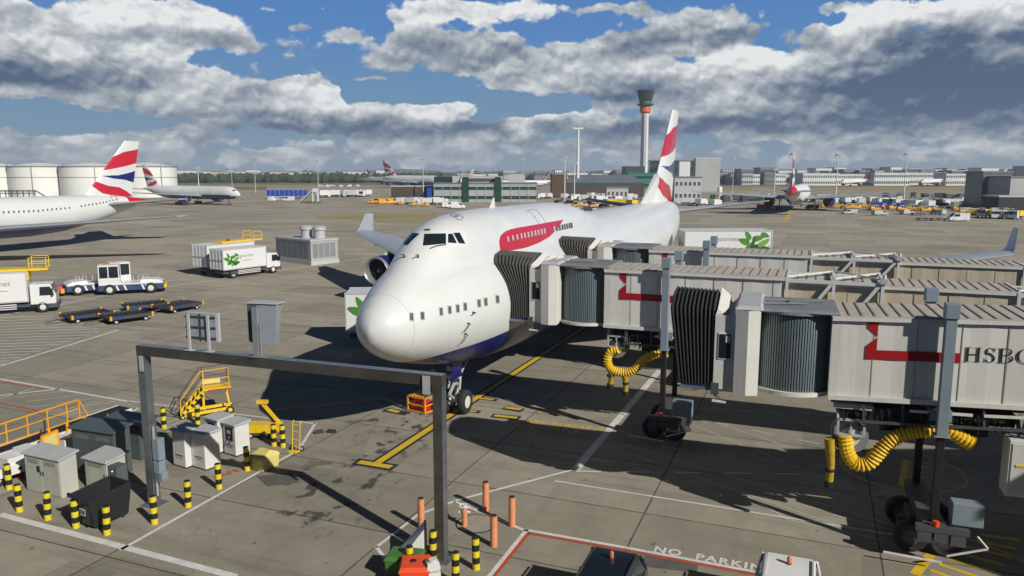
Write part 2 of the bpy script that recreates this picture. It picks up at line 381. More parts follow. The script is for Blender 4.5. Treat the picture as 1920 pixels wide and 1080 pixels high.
# squarish repaired patches
pt=t.n('ShaderNodeTexWhiteNoise'); q_=t.n('ShaderNodeCombineXYZ'); t.l(t.math('FLOOR',t.math('DIVIDE',sx.outputs[0],1.9)),q_.inputs[0]); t.l(t.math('FLOOR',t.math('DIVIDE',sx.outputs[1],3.1)),q_.inputs[1]); t.l(q_.outputs[0],pt.inputs[0])
base=t.mix(t.math('MULTIPLY',t.math('GREATER_THAN',pt.outputs[0],.965),t.math('MULTIPLY',near,.35)),base,(.13,.12,.10))
jt=t.math('MULTIPLY',joint,t.mr(sx.outputs[1],110.,45.,.0,.8))
base=t.mix(jt,base,(.035,.033,.03))
t.inp(p.inputs['Base Color'],base); p.inputs['Roughness'].default_value=.92; p.inputs['Specular IOR Level'].default_value=.2
b=t.n('ShaderNodeBump'); b.inputs['Strength'].default_value=.25; b.inputs['Distance'].default_value=.01
t.l(t.noise(c,scale=30,detail=3),b.inputs['Height']); t.l(b.outputs[0],p.inputs['Normal'])
B('apron').face([(-9000,-200,0),(9000,-200,0),(9000,15000,0),(-9000,15000,0)]).done('ground')['kind']='structure'

# the terminal the picture is taken from (behind the camera): keeps its side of the sky dark
t_=thing('terminal_building','long grey terminal building with window bands, behind the viewer','building',(0,-1.2,0))
b=B('facade_grey'); b.box(-110,110,-30,0,0,3.9); b.box(-110,110,-30,0,5.9,8.4); b.box(-110,110,-30,0,10.4,10.9); b.box(-110,110,-30,.0,13.2,14.2); b.done('wall',t_)
b=B('glass_dark'); b.box(-109.9,109.9,-29.9,-.12,3.9,5.9); b.box(-109.9,109.9,-29.9,-.12,8.4,10.4); b.box(-109.9,109.9,-29.9,-.12,10.9,13.2); b.done('window_band',t_)
t_=thing('pier_building','low grey pier building at the landward end of the boarding bridges','building',(24.6,0,0))
b=B('facade_grey'); b.box(0,46,10.5,18.2,0,11.2); b.done('wall',t_); b=B('roof_slate'); b.box(-.2,46.2,10.3,18.4,11.203,11.5); b.done('roof',t_)
b=B('glass_dark'); b.box(-.03,-.003,11,17.5,5.5,7.8); b.box(1,45,18.203,18.23,5.5,7.8); b.done('window_band',t_)
# ---------------------------------------------------------------- the jumbo
def interp(T,x):
    if x<=T[0][0]: return T[0][1:]
    for a,b in zip(T,T[1:]):
        if x<=b[0]:
            u=(x-a[0])/(b[0]-a[0]); return [p+(q-p)*u for p,q in zip(a[1:],b[1:])]
    return T[-1][1:]
def smoothtab(T,x,w_=.5):
    A=interp(T,x-w_);Bb=interp(T,x);C=interp(T,x+w_)
    return [(a+2*b+c_)/4 for a,b,c_ in zip(A,Bb,C)]
# x, main-lobe top, bottom, half width, overall top, upper-lobe half width
FT=[(0,5.74,5.56,.06,5.74,.06),(.12,6.12,5.18,.44,6.12,.3),(.4,6.48,4.84,.83,6.48,.5),(.8,6.78,4.54,1.14,6.79,.7),(1.3,7.05,4.27,1.42,7.08,.9),(2,7.38,3.99,1.73,7.52,1.1),
(2.8,7.7,3.74,2.05,8.02,1.2),(3.6,8.0,3.52,2.33,8.6,1.3),(4.4,8.2,3.32,2.56,9.16,1.45),(5.2,8.35,3.14,2.75,9.56,1.6),(6.2,8.45,2.95,2.92,9.84,1.75),(7.5,8.5,2.76,3.07,10.0,1.87),
(9,8.55,2.6,3.17,10.08,1.95),(11,8.6,2.45,3.24,10.12,2.0),(13,8.65,2.35,3.25,10.12,2.02),(21,8.8,2.2,3.25,10.08,2.02),(24,8.9,2.1,3.25,9.95,1.95),(27,8.95,2.1,3.25,9.55,1.7),(30,9.0,2.1,3.25,9.1,1.3),(32,9.0,2.1,3.25,9.0,1.),
(46,9.0,2.1,3.25,9.0,1.),(50,9.0,2.45,3.2,9.0,1.),(54,9.0,3.25,3.0,9.0,1.),(58,8.97,4.3,2.6,8.97,1.),(62,8.9,5.5,1.95,8.9,1.),(65.5,8.7,6.5,1.2,8.7,.8),(68.4,8.3,7.5,.35,8.3,.3)]
def fr(x,th):
    zt,zb,hw,top,uw=smoothtab(FT,x,.25 if x>.6 else 0.)
    zc=(zt+zb)/2; a=hw; bb=(zt-zb)/2
    s_,c_=math.sin(th),math.cos(th)      # th 0 = starboard side, pi/2 = up
    r1=1/math.sqrt((c_/a)**2+(s_/bb)**2)
    r2=0
    if top>zt+.02 and s_>0:
        b2=min(2.15,max(.6,(top-zc)*.48)); c2=top-b2-zc   # upper ellipse centre above zc
        A=(c_/uw)**2+(s_/b2)**2; Bq=-2*s_*c2/b2**2; Cq=(c2/b2)**2-1
        dq=Bq*Bq-4*A*Cq
        if dq>0: r2=(-Bq+math.sqrt(dq))/(2*A)
    if r2>0:
        k=.35; h=max(0,min(1,.5+.5*(r2-r1)/k)); r=r1*(1-h)+r2*h+k*h*(1-h)*.5
    else: r=r1
    return Vector((x,r*c_,zc+r*s_))
# local frame: +x aft, +y = starboard, z up
xs=[0,.04,.12,.25,.4,.6,.8,1.05]+[1.3+.3*i for i in range(40)]+[13.5+1.0*i for i in range(55)]+[68.4]
xs=sorted(set(round(x,3) for x in xs if x<=68.4))
NR=96
JUMBO=thing('airliner','large white four-engined airliner with upper deck, parked nose-on at the stand','airliner',(-5.70,29.62,0),0)
# local x axis must point along heading: rotate about z so that +x -> (SH,CH) ; +y -> starboard = (-CH, SH)
JUMBO.rotation_euler=(0,0,pi/2-HD)
def jm(name):
    m=bpy.data.materials.new(name); m.use_nodes=True; m.node_tree.nodes.clear(); t=NT(m.node_tree); MATS[name]=m
    p=t.n('ShaderNodeBsdfPrincipled'); o=t.n('ShaderNodeOutputMaterial'); t.l(p.outputs[0],o.inputs[0])
    c=t.n('ShaderNodeTexCoord').outputs['Object']; s=t.n('ShaderNodeSeparateXYZ'); t.l(c,s.inputs[0]); return m,t,p,c,s
m,t,p,c,s=jm('jumbo_skin')
X,Z=s.outputs[0],s.outputs[2]
curve=t.ramp(t.math('DIVIDE',X,20.),[(0,(.40,)*3),(.05,(.44,)*3),(.1,(.497,)*3),(.2,(.53,)*3),(.45,(.562,)*3),(.62,(.575,)*3),(1,(.575,)*3)])
isb=t.math('GREATER_THAN',t.math('SUBTRACT',t.math('MULTIPLY',curve,8.),Z),0.)
n=t.noise(c,scale=.5,detail=7,rough=.6); wt_=t.ramp(n,[(.3,(.62,.635,.625)),(.7,(.675,.69,.68))])
stc=t.vm('MULTIPLY',c,(.6,1,.25)); wt_=t.mix(t.math('MULTIPLY',t.mr(t.noise(stc,scale=2.2,detail=6,rough=.65),.5,.8),.16),wt_,(.45,.44,.41))
# faint skin panel joints
def seam(v,per,wd_):
    fr_=t.math('FRACT',t.math('DIVIDE',v,per)); return t.mr(t.math('MULTIPLY',t.math('MINIMUM',fr_,t.math('SUBTRACT',1.,fr_)),per),0.,wd_,1.,0.)
pl=t.math('MAXIMUM',seam(X,2.54,.018),seam(Z,1.25,.014))
wt_=t.mix(t.math('MULTIPLY',pl,.16),wt_,(.32,.32,.32))
rs=t.mr(t.math('ABSOLUTE',t.math('SUBTRACT',t.math('ADD',X,t.math('MULTIPLY',Z,.05)),1.52)),.0,.022,1.,0.)
wt_=t.mix(t.math('MULTIPLY',rs,.5),wt_,(.2,.2,.2))
t.inp(p.inputs['Base Color'],t.mix(isb,wt_,(.010,.018,.16)))
p.inputs['Roughness'].default_value=.34; p.inputs['Coat Weight'].default_value=.35; p.inputs['Coat Roughness'].default_value=.12
b=B('jumbo_skin'); b.loft([[fr(x,2*pi*i/NR) for i in range(NR)] for x in xs])
FUS=b.done('fuselage',JUMBO,smooth=40)
JW=Matrix.Translation((-5.70,29.62,0))@Matrix.Rotation(pi/2-HD,4,'Z'); JI=JW.inverted(); JR=JI.to_3x3()
O_=JI@Vector((0,0,HC))
def ins(q):
    if q.x<=0 or q.x>=68.4: return False
    zt,zb=smoothtab(FT,q.x,.25 if q.x>.6 else 0.)[:2]; zc=(zt+zb)/2
    r=fr(q.x,math.atan2(q.z-zc,q.y)); return (q.y**2+(q.z-zc)**2)<(r.y**2+(r.z-zc)**2)
def hit(px,py,off=.012):      # point of the hull (hull coordinates) at a place of the photograph, lifted by off
    d=(JR@ray(px,py)).normalized(); t=24.
    while t<90 and not ins(O_+d*t): t+=.4
    lo,hi=t-.4,t
    for _ in range(16):
        mid=(lo+hi)/2
        if ins(O_+d*mid): hi=mid
        else: lo=mid
    q=O_+d*hi
    zt,zb=smoothtab(FT,q.x,.25 if q.x>.6 else 0.)[:2]; th=math.atan2(q.z-(zt+zb)/2,q.y)
    a=fr(q.x+.03,th)-fr(q.x-.03,th); b_=fr(q.x,th+.02)-fr(q.x,th-.02); n_=a.cross(b_).normalized()
    if n_.dot(d)>0: n_=-n_
    return q+n_*off
def pxpatch(c4,mt,name,off=.012,K=(3,3),parent=None,mirror=False,bld=None):
    # c4: four photo points (tl,tr,br,bl), filled with hull points
    (a,b_,c_,d_)=[Vector(q) for q in c4]; vs=[]
    for j in range(K[1]+1):
        for i in range(K[0]+1):
            u,v=i/K[0],j/K[1]; q=(a*(1-u)+b_*u)*(1-v)+(d_*(1-u)+c_*u)*v
            h=hit(q.x,q.y,off); vs.append((h.x,-h.y if mirror else h.y,h.z))
    n_=K[0]+1; bb=bld or B(mt)
    if bld: bb.m(mt)
    bb.add(vs,[(j*n_+i,j*n_+i+1,(j+1)*n_+i+1,(j+1)*n_+i) for j in range(K[1]) for i in range(K[0])])
    if bld: return bb
    return bb.done(name,parent or JUMBO,smooth=60)
def port(x,z):
    lo,hi=pi*.5,pi*1.5
    for _ in range(30):
        mid=(lo+hi)/2
        if fr(x,mid).z>z: lo=mid
        else: hi=mid
    return Vector((x,-abs(fr(x,lo).y),z))
def hline(pts,wd_,mt,bld,off=.02):     # thin raised line on the hull through photo points
    P_=[hit(x,y,off) for x,y in pts]; bld.m(mt); bld.tube(P_,wd_,n=4)
# cockpit glazing (port side measured, starboard mirrored)
fb_=B('text_grey')
pxpatch([(789,434),(874,432),(878,462),(770,467)],'white_paint','windshield_surround',off=.004,K=(10,4))
for q in ([(796,439),(836,438),(836,457),(793,461)],[(840,439),(848,438.5),(856,456),(840,455)],[(850,437),(861.5,436.5),(872,457),(860,456)]):
    for mi in (False,True):
        pxpatch(q,'glass_dark','cockpit_window',off=.022,K=(4,3),mirror=mi)
b=B('black'); hline([(806,467),(818,462),(836,459)],.02,'black',b,.05); hline([(800,440),(826,456)],.012,'black',b,.05); b.done('wiper',JUMBO)
for q in [(759,482),(784,482.5),(886.5,586)]:
    b=B('dark_grey'); h=hit(*q,off=0); n_=hit(*q,off=.16)-h; b.cyl(h,h+n_,.05,.03); b.cyl(h+n_,h+n_+Vector((-.2,0,0)),.025,.02); b.done('air_probe',JUMBO)
for q in [((877,606),(866,620)),((872,625),(861,641))]:
    b=B('dark_grey'); h=hit(*q[0],off=0); k_=hit(*q[0],off=.15); e_=hit(*q[1],off=.14); b.cyl(h,k_,.04,.03); b.tube([k_,(k_+e_)/2+Vector((0,0,-.02)),e_],.02,6); b.done('pitot_tube',JUMBO)
# main deck windows
for (x,y) in [(771.5,594),(792,592),(827,584),(843,581),(858,578.5),(872,575),(898,568.5),(910.5,566),(932.5,561)]:
    w_=3.9 if x<800 else 3.4; hh=7.3
    f=pxpatch([(x-w_-.8,y-hh-1),(x+w_+.2,y-hh-1),(x+w_+1,y+hh+1),(x-w_+.4,y+hh+1)],'light_grey','cabin_window',off=.008)
    pxpatch([(x-w_+.4,y-hh+.8),(x+w_-1.2,y-hh+.8),(x+w_-.4,y+hh-.8),(x-w_+1.2,y+hh-.8)],'window_grey','pane',off=.02,parent=f)
# red ribbon and upper deck windows
def spl(pts,u):
    x=pts[0][0]+(pts[-1][0]-pts[0][0])*u
    for a,b_ in zip(pts,pts[1:]):
        if x<=b_[0]+1e-6: return x,a[1]+(b_[1]-a[1])*(x-a[0])/(b_[0]-a[0])
    return pts[-1]
UPc=[(936,452),(938,443),(942,438),(948,433.5),(957,430),(970,427),(1000,422),(1030,416.5),(1056,412)]
LOc=[(936,453),(937,466),(939,470),(960,469.5),(985,465),(1010,455.5),(1030,444),(1046,428),(1056,412.3)]
N=34; K=7; vs=[]
for i in range(N+1):
    u=(i/N)**1.5; a=spl(UPc,u); b_=spl(LOc,u)
    for k in range(K+1): vs.append(tuple(hit(a[0],a[1]+(b_[1]-a[1])*k/K,.012)))
b=B('marque_red'); b.add(vs,[(i*(K+1)+k,i*(K+1)+k+1,(i+1)*(K+1)+k+1,(i+1)*(K+1)+k) for i in range(N) for k in range(K)])
b.done('red_ribbon',JUMBO,smooth=60)
ux=[952,961,969,977,983.5,990,996.5,1003,1009,1015,1020.5,1039,1044,1049,1054,1058.5,1063,1067.5,1071.5]
for i,x in enumerate(ux):
    y=448.5-(x-952)*.218; 
    pxpatch([(x-2.1,y-5),(x+.9,y-5),(x+2.3,y+4.6),(x-.7,y+4.6)],'light_grey' if x<1040 else 'window_grey','cabin_window',off=.028,K=(2,2))
b=B('mid_grey')
hline([(986,398),(990,394),(1003,393)],.012,'mid_grey',b); hline([(1003,393),(1013,402),(1020,413),(1029,432)],.012,'mid_grey',b); hline([(990,395),(1003,408),(1010,420),(1018,440)],.012,'mid_grey',b)
b.done('upper_deck_door_outline',JUMBO)
b=B('mid_grey'); hline([(844,402),(850,400.5),(860,403),(869,409),(866,413),(858,412),(849,406),(844,402)],.014,'mid_grey',b); b.cyl(hit(856,406,0),hit(856,406,.05),.09); b.done('escape_hatch',JUMBO)
b=B('dark_grey'); 
for x in (798,801.5,804.5): b.cyl(hit(x,431.5,0),hit(x,431.5,.05),.05)
b.done('vent_row',JUMBO)
b=B('white_paint'); q=fr(12.4,pi/2); b.loft([[(12.1,-.02,10.05),(12.9,-.02,10.05),(12.9,.02,10.05),(12.1,.02,10.05)],[(12.65,-.01,10.62),(12.8,-.01,10.62),(12.8,.01,10.62),(12.65,.01,10.62)]]); b.done('aerial',JUMBO)
# ------------------------------------------------ generic aeroplane parts
AF=[(0,0),(.03,.35),(.1,.7),(.25,.98),(.4,1.),(.6,.8),(.8,.45),(1,.03),(1,-.03),(.8,-.25),(.6,-.5),(.4,-.65),(.25,-.65),(.1,-.5),(.03,-.28)]
def wingmesh(bb,secs,vert=False,tmul=.5):
    rings=[]
    for (y,xl,ch,z,th) in secs:
        rings.append([(xl+u*ch,y,z+v*th*ch*tmul) if not vert else (xl+u*ch,(v if v>0 else v*1.5)*th*ch*tmul,z) for u,v in AF])
    return bb.loft(rings)
def flagcol(a,h):
    def cv(T): return interp(T,a)[0]
    if cv([(0,.47),(.5,.53),(1,.60)])<h<cv([(0,.71),(.3,.80),(1,.86)]): return 'marque_red'
    if a>.08 and cv([(.08,.37),(.4,.325),(.75,.30),(1,.25)])<h<cv([(.08,.375),(.5,.385),(.75,.42),(1,.46)]): return 'livery_blue'
    if cv([(0,.2),(.3,.07),(.6,.02),(1,-.1)])<h<cv([(0,.28),(.35,.20),(.65,.17),(.85,.10),(1,.02)]): return 'marque_red'
    return 'white_paint'
def finmesh(parent,rl,rt,rz,tl,tt,tz,th=.09,N=90,K=36,colf=flagcol,name='tail_fin'):
    # root LE/TE x, root z, tip LE/TE x, tip z
    bb=B('white_paint')
    for sd_ in (1,-1):
        vs=[]
        for j in range(N+1):
            h=j/N; xl=rl+(tl-rl)*h; xt=rt+(tt-rt)*h; z=rz+(tz-rz)*h
            for i in range(K+1):
                a=i/K; aa=a*a*(3-2*a)*.4+a*.6; t_=interp([(0,0),(.05,.4),(.15,.8),(.35,1),(.6,.8),(1,.05)],aa)[0]*th*(xt-xl)*.5
                vs.append((xl+(xt-xl)*aa,sd_*(t_+.003),z))
        for j in range(N):
            for i in range(K):
                a=(i+.5)/K; aa=a*a*(3-2*a)*.4+a*.6; bb.m(colf(aa,(j+.5)/N)) 
                o_=len(bb.v); q=[vs[j*(K+1)+i],vs[j*(K+1)+i+1],vs[(j+1)*(K+1)+i+1],vs[(j+1)*(K+1)+i]]
                bb.add(q,[(0,1,2,3)])
    bb.m('white_paint'); bb.add([(tl,-.02,tz),(tt,-.02,tz),(tt,.02,tz),(tl,.02,tz)],[(0,1,2,3)])
    return bb.done(name,parent)
def engine(parent,x,y,z,r=1.3,ln=5.,col='livery_blue',n=32,pyl=2.2,lip='engine_grey'):
    bb=B(lip); bb.lathe([(r*.84,x+.9),(r*.85,x+.35),(r*.90,x+.06),(r*.95,x),(r,x+.10),(r*1.03,x+.32)],(0,y,z),'x',n,caps=False)
    e=bb.m(col).lathe([(r*1.03,x+.32),(r*1.07,x+ln*.3),(r*1.03,x+ln*.6),(r*.9,x+ln*.85),(r*.72,x+ln),(r*.68,x+ln)],(0,y,z),'x',n,caps=False).done('engine',parent,smooth=50)
    f=B('dark_grey')
    for i in range(20):
        t_=2*pi*i/20; c0,s0=math.cos(t_),math.sin(t_); c1,s1=math.cos(t_+.2),math.sin(t_+.2)
        f.add([(x+.75,y+.25*c0,z+.25*s0),(x+.75,y+r*.84*c0,z+r*.84*s0),(x+.95,y+r*.84*c1,z+r*.84*s1),(x+.95,y+.25*c1,z+.25*s1)],[(0,1,2,3)])
    f.m('black').lathe([(r*.84,x+1.),(.01,x+1.)],(0,y,z),'x',n); f.m('mid_grey').lathe([(.01,x+.45),(.15,x+.55),(.25,x+.8)],(0,y,z),'x',16); f.m('dark_grey').lathe([(r*.7,x+ln-.05),(.3,x+ln+.1),(.05,x+ln+1.)],(0,y,z),'x',16); f.done('fan',e,smooth=40)
    p_=B('white_paint'); p_.loft([[(x+ln*.2,y-.12,z+r*.95),(x+ln*1.1,y-.12,z+r*.5),(x+ln*1.1,y+.12,z+r*.5),(x+ln*.2,y+.12,z+r*.95)],[(x+ln*.75,y-.12,z+r*.95+.75),(x+ln*1.25,y-.12,z+pyl),(x+ln*1.25,y+.12,z+pyl),(x+ln*.75,y+.12,z+r*.95+.75)]]); p_.done('pylon',e)
    return e
def wheel(parent,x,y,z,r=.6,wd_=.4,n=24,ax='y',hub='kiosk_white'):
    bb=B('rubber'); h=wd_/2; cc_={'y':(x,0,z),'x':(0,y,z)}[ax]; o_=y if ax=='y' else x
    bb.lathe([(r*.55,o_-h*.8),(r*.86,o_-h),(r*.97,o_-h*.75),(r,o_-h*.3),(r,o_+h*.3),(r*.97,o_+h*.75),(r*.86,o_+h),(r*.55,o_+h*.8)],cc_,ax,n)
    w_=bb.done('wheel',parent,smooth=50)
    q=B(hub).lathe([(r*.18,o_-h*.95),(r*.5,o_-h*.84),(r*.5,o_+h*.84),(r*.18,o_+h*.95)],cc_,ax,16).done('rim',w_,smooth=40)
    return w_
for sd_ in (1,-1):
    wing=wingmesh(B('wing_grey'),[(sd_*2.6,19.8,14.6,3.5,.12),(sd_*12.2,28.2,10.2,4.1,.10),(sd_*22,37.6,6.9,4.75,.09),(sd_*31.4,46.6,4.1,5.4,.085)]).done('wing',JUMBO,smooth=40)
    b=B('wing_grey'); b.loft([[(46.8+u*4.0,sd_*(31.4+.0),5.42+v*.1) for u,v in AF],[(48.2+u*3.2,sd_*31.75,5.75+v*.05) for u,v in AF],[(50.6+u*1.7,sd_*32.35,7.3+v*.03) for u,v in AF]]); b.done('winglet',wing,smooth=40)
    b=B('wing_grey')
    for y in (8.5,15.5,19,26): 
        xl=interp([(2.6,33.5),(12.2,37.6),(22,43.6),(31.4,49.6)],y)[0]; z=3.4+y*.06
        b.lathe([(.02,xl-4),(.28,xl-2.5),(.32,xl-.5),(.2,xl+1.2),(.02,xl+2.2)],(0,sd_*y,z-.35),'x',10)
    b.done('flap_fairing',wing,smooth=50)
    engine(JUMBO,23.6,sd_*11.7,2.25,pyl=1.9); engine(JUMBO,34.6,sd_*21.2,3.0,pyl=1.6)
    wingmesh(B('wing_grey'),[(sd_*1.0,61.0,8.2,7.6,.09),(sd_*11.05,68.2,2.6,8.75,.08)]).done('tailplane',JUMBO,smooth=40)
finmesh(JUMBO,54.6,67.4,8.75,66.2,70.4,19.35)
b=B('white_paint'); b.loft([[(50,-.05,8.9),(50.2,-.05,9.02),(50.2,.05,9.02),(50,.05,8.9)],[(58,-.3,8.9),(58,-.25,11.9),(58,.25,11.9),(58,.3,8.9)]]); b.done('dorsal_fin',JUMBO)
b=B('marque_red'); b.loft([[ (x,(fr(x,th).y)*1.012,7.9+(fr(x,th).z-7.9)*1.012) for th in [pi*k/12 for k in range(-3,16)]] for x in (64.5,65.5,66.5,67.5,68.3)],caps=False,closed=False); b.done('tail_cone_band',JUMBO,smooth=40)
# nose gear
ng=B('light_grey'); ng.cyl((7.9,0,.65),(7.9,0,2.3),.11,.13,16); ng.cyl((7.9,0,1.55),(7.9,0,3.4),.19,.2,16); ng.cyl((7.9,-.62,.62),(7.9,.62,.62),.1)
ng.bar((7.65,0,.75),(7.1,0,1.15),.12,.08); ng.bar((7.1,0,1.15),(7.65,0,1.6),.12,.08); ng.bar((7.9,-.25,2.1),(9.3,-.25,3.1),.1); ng.bar((7.9,.25,2.1),(9.3,.25,3.1),.1)
ng.cyl((7.6,-.35,1.95),(7.6,.35,1.95),.12); ng.cyl((7.6,-.3,1.3),(7.75,-.3,1.95),.06); ng.cyl((7.6,.3,1.3),(7.75,.3,1.95),.06); ng.cyl((7.7,-.28,1.55),(7.7,-.05,1.55),.1)
NG=ng.done('nose_gear',JUMBO,smooth=40)
wheel(NG,7.9,-.45,.62,.62,.38); wheel(NG,7.9,.45,.62,.62,.38)
b=B('livery_blue'); b.box(6.2,7.2,-.62,-.56,2.15,3.2); b.done('gear_door',NG); b=B('livery_blue'); b.box(6.2,7.2,.56,.62,2.15,3.2); b.done('gear_door',NG); b=B('livery_blue'); b.box(7.72,8.1,-.24,-.2,2.15,2.62); b.done('gear_door',NG)
b=B('kiosk_white'); b.cyl((7.55,-.22,2.35),(7.45,-.22,2.38),.12); b.cyl((7.55,.22,2.35),(7.45,.22,2.38),.12); b.done('taxi_light',NG)
for (x,y) in ((30.5,5.5),(30.5,-5.5),(33.6,1.95),(33.6,-1.95)):
    g_=B('light_grey'); g_.cyl((x,y,.65),(x,y,3.2),.2,.24); g_.bar((x-.75,y,.62),(x+.75,y,.62),.2); g=g_.done('main_gear',JUMBO,smooth=40)
    for dx in (-.74,.74):
        for dy in (-.56,.56): wheel(g,x+dx,y+dy,.62,.62,.42,16)
# ---------------------------------------------------------------- painted markings and grass
ZL={}
def strip(bb,a,b,wd_,z=.004,dash=None):
    a=Vector((a[0],a[1],0));b=Vector((b[0],b[1],0)); d=(b-a); L=d.length; d.normalize(); n_=Vector((-d.y,d.x,0))*wd_/2
    segs=[(0,L)] if not dash else [(q,min(L,q+dash[0])) for q in [i*dash[1] for i in range(int(L/dash[1])+1)]]
    for (p_,q_) in segs:
        P1=a+d*p_;Q1=a+d*q_
        bb.face([(v.x,v.y,z) for v in (P1-n_,Q1-n_,Q1+n_,P1+n_)])
def mark(name,mt,lines,z):
    bb=B(mt)
    for l in lines:
        wd_=l[2]; dash=l[3] if len(l)>3 else None
        a=G(*l[0]); b_=G(*l[1]); strip(bb,a,b_,wd_,z,dash)
    o=bb.done(name); o['kind']='structure'; return o
mark('white_marking','line_white',[
 ((0,965),(442,1082),.28),((225,1032),(558,845),.14),((558,847),(592,793),.14),((592,795),(240,752),.14),((240,753),(0,711),.2),
 ((705,1027),(783,966),.13),((783,966),(852,940),.13),((852,940),(986,996),.13),((850,940),(1078,880),.13),((705,1025),(760,1100),.13),
 ((986,994),(1177,1028),.15),((1177,1028),(1440,1077),.15),((914,1085),(988,993),.15),((1078,882),(1238,693),.36),
 ((0,622),(140,592),.0),((160,560),(700,482),.25),((0,592),(160,560),.25),((0,687),(222,619),.25),((0,497),(400,450),.0),
 ((0,742),(115,729),.2),((300,575),(400,556),.0),((285,548),(560,503),.0),((80,552),(330,525),.22),((330,525),(700,467),.0),
 ((1080,884),(1560,890),.1,(1.0,2.0)),((1040,902),(1720,1010),.10),
 ],.012)
mark('worn_white_marking','line_worn',[((1130,820),(1740,1005),.07),((1120,830),(1700,1030),.07),((1160,740),(1700,960),.07),((1240,760),(1640,890),.07),((1240,700),(1290,715),.1),
 ((1240,838),(1600,885),.11,(1.1,2.0)),((1330,790),(1620,850),.10,(1.,2.1)),((1440,770),(1640,840),.10,(1.,2.)),((1300,765),(1560,778),.08),((1100,858),(1560,960),.08,(1.,2.2)),
 ((1400,930),(1480,975),.1),((1480,975),(1640,1010),.1),((1560,965),(1700,1000),.08),
 ((1640,930),(1780,880),.07,(1.,1.8)),((1680,960),(1860,880),.07,(1.,1.8)),((1730,985),(1900,905),.07,(1.,1.8)),((1740,860),(1900,940),.08,(1.,1.8)),
 ((680,400),(1200,470),.0)],.008)
# hatched no-stand area on the left
bb=B('line_white')
A0,A1,B0,B1=G(0,592),G(212,612),G(0,687),G(222,619)
far=[G(0,592)+(G(212,550)-G(0,592))*k for k in (0,1)]
for k in range(17):
    u=k/16.; y0=596+(683-596)*u; 
    x1=100+ (225-100)*min(1,u*2.2) if u<.35 else 222*(1-(u-.26)/.74)
    strip(bb,G(0,y0),G(max(14,x1),y0-max(14,x1)*.035),.13,.012)
strip(bb,G(0,592),G(180,560),.2,.0122)
bb.done('hatched_marking')['kind']='structure'
bb=B('line_worn')
for k in range(8):
    y0=742+k*9; strip(bb,G(30+k*20,y0+3),G(120+k*32,734+k*6.2),.12,.012)
strip(bb,G(0,748),G(66,727),.14,.012)
for k in range(5): strip(bb,G(310,776+k*9),G(372+0*k,766+k*4),.12,.012)
bb.done('worn_hatched_marking')['kind']='structure'
mark('red_marking','line_red',[((991,1000),(1177,1033),.13),((1177,1033),(1440,1082),.13),((922,1085),(991,1000),.13),((0,716),(90,731),.12),((0,756),(80,772),.10),((20,885),(40,902),.1)],.010)
# stand line with black edging, bars and lettering
sl_pts=[((700,872),(1062,632))]
bb=B('line_black')
a=G(703,871); e=ST(90,0)-ST(0,0); e=e.normalized(); tdir=(ST(0,1)-ST(0,0)).normalized()
def stl(s0,s1,wd_,z,b_): strip(b_,a+e*s0,a+e*s1,wd_,z)
stl(-.3,60,.62,.004,bb); strip(bb,a-tdir*.95,a+tdir*.95,.7,.0042)
for s0,w2 in ((8.,1.2),(10.2,1.2)): strip(bb,a+e*s0-tdir*w2,a+e*s0+tdir*w2,.42,.0042)
def rowbar(px0,px1,wd_,b_,z): strip(b_,G(*px0),G(*px1),wd_,z)
rowbar((945,764),(980,770),.62,bb,.0042); rowbar((922,779),(975,784),.62,bb,.0042); rowbar((722,768),(765,776),.62,bb,.0042)
bb.done('black_marking')['kind']='structure'
bb=B('line_yellow'); stl(0,60,.34,.008,bb); strip(bb,a-tdir*.78,a+tdir*.78,.36,.0085)
for s0,w2 in ((8.,1.0),(10.2,1.0)): strip(bb,a+e*s0-tdir*w2,a+e*s0+tdir*w2,.2,.0085)
rowbar((948,764),(977,768),.3,bb,.0085); rowbar((927,779),(970,783.5),.3,bb,.0085); rowbar((728,768),(748,773),.3,bb,.0085)
strip(bb,G(1468,415),G(1482,398),.5,.0085); strip(bb,G(1474,415),G(1486,398),.3,.0085)
# yellow hatched boxes under the bridge
for k in range(8):
    strip(bb,G(1728+k*16,1080-k*11),G(1850+k*9,1125-k*16),.17,.0085)
strip(bb,G(1715,1078),G(1745,1040),.3,.0088)
pts=[G(1700,1062)+Vector((math.cos(q)*1.0,math.sin(q)*1.0,0)) for q in (0,)]
for c0,r0,n_,i0 in ((G(1790,1070),2.5,26,-9),(G(1690,880),2.3,26,0)):
    for i in range(i0 if i0 else 0,n_ if not i0 else 7):
        q0,q1=2*pi*i/n_,2*pi*(i+1)/n_
        strip(bb,c0+Vector((math.cos(q0),math.sin(q0),0))*r0,c0+Vector((math.cos(q1),math.sin(q1),0))*r0,.1,.0083)
for k in range(6): strip(bb,G(1688,868+k*9),G(1740,868+k*9),.12,.0086)
strip(bb,G(1690,910),G(1700,862),.25,.0087)
bb.done('yellow_marking')['kind']='structure'
def ground_text(txt,org,ang,size,mt,sp=1.,stretch=(1,1),z=.012,name='ground_lettering'):
    xf=Matrix.Translation((org[0],org[1],z))@Matrix.Rotation(ang,4,'Z')@Matrix.Diagonal((stretch[0],stretch[1],1,1))
    o=textmesh(txt,size,None,name,mt,xf,ext=0,space=sp,bold=.014); o['kind']='structure'; return o
ga=-R(111.7-90)
g0=G(1224,1034); g1=G(1400,1066); d=g1-g0
ground_text('NO  PARKING',g0,math.atan2(d.y,d.x),.42,'line_white',1.2,(1.22,1.25))
g0=G(970,790); g1=G(1118,806); d=g1-g0
ground_text('A380-B/B747-4',g0,math.atan2(d.y,d.x),.55,'line_yellow',1.18,(1.05,1))
g0=G(965,800); ground_text('B767/787-8',g0,math.atan2(d.y,d.x),.55,'line_yellow',1.15,(1.05,.95))
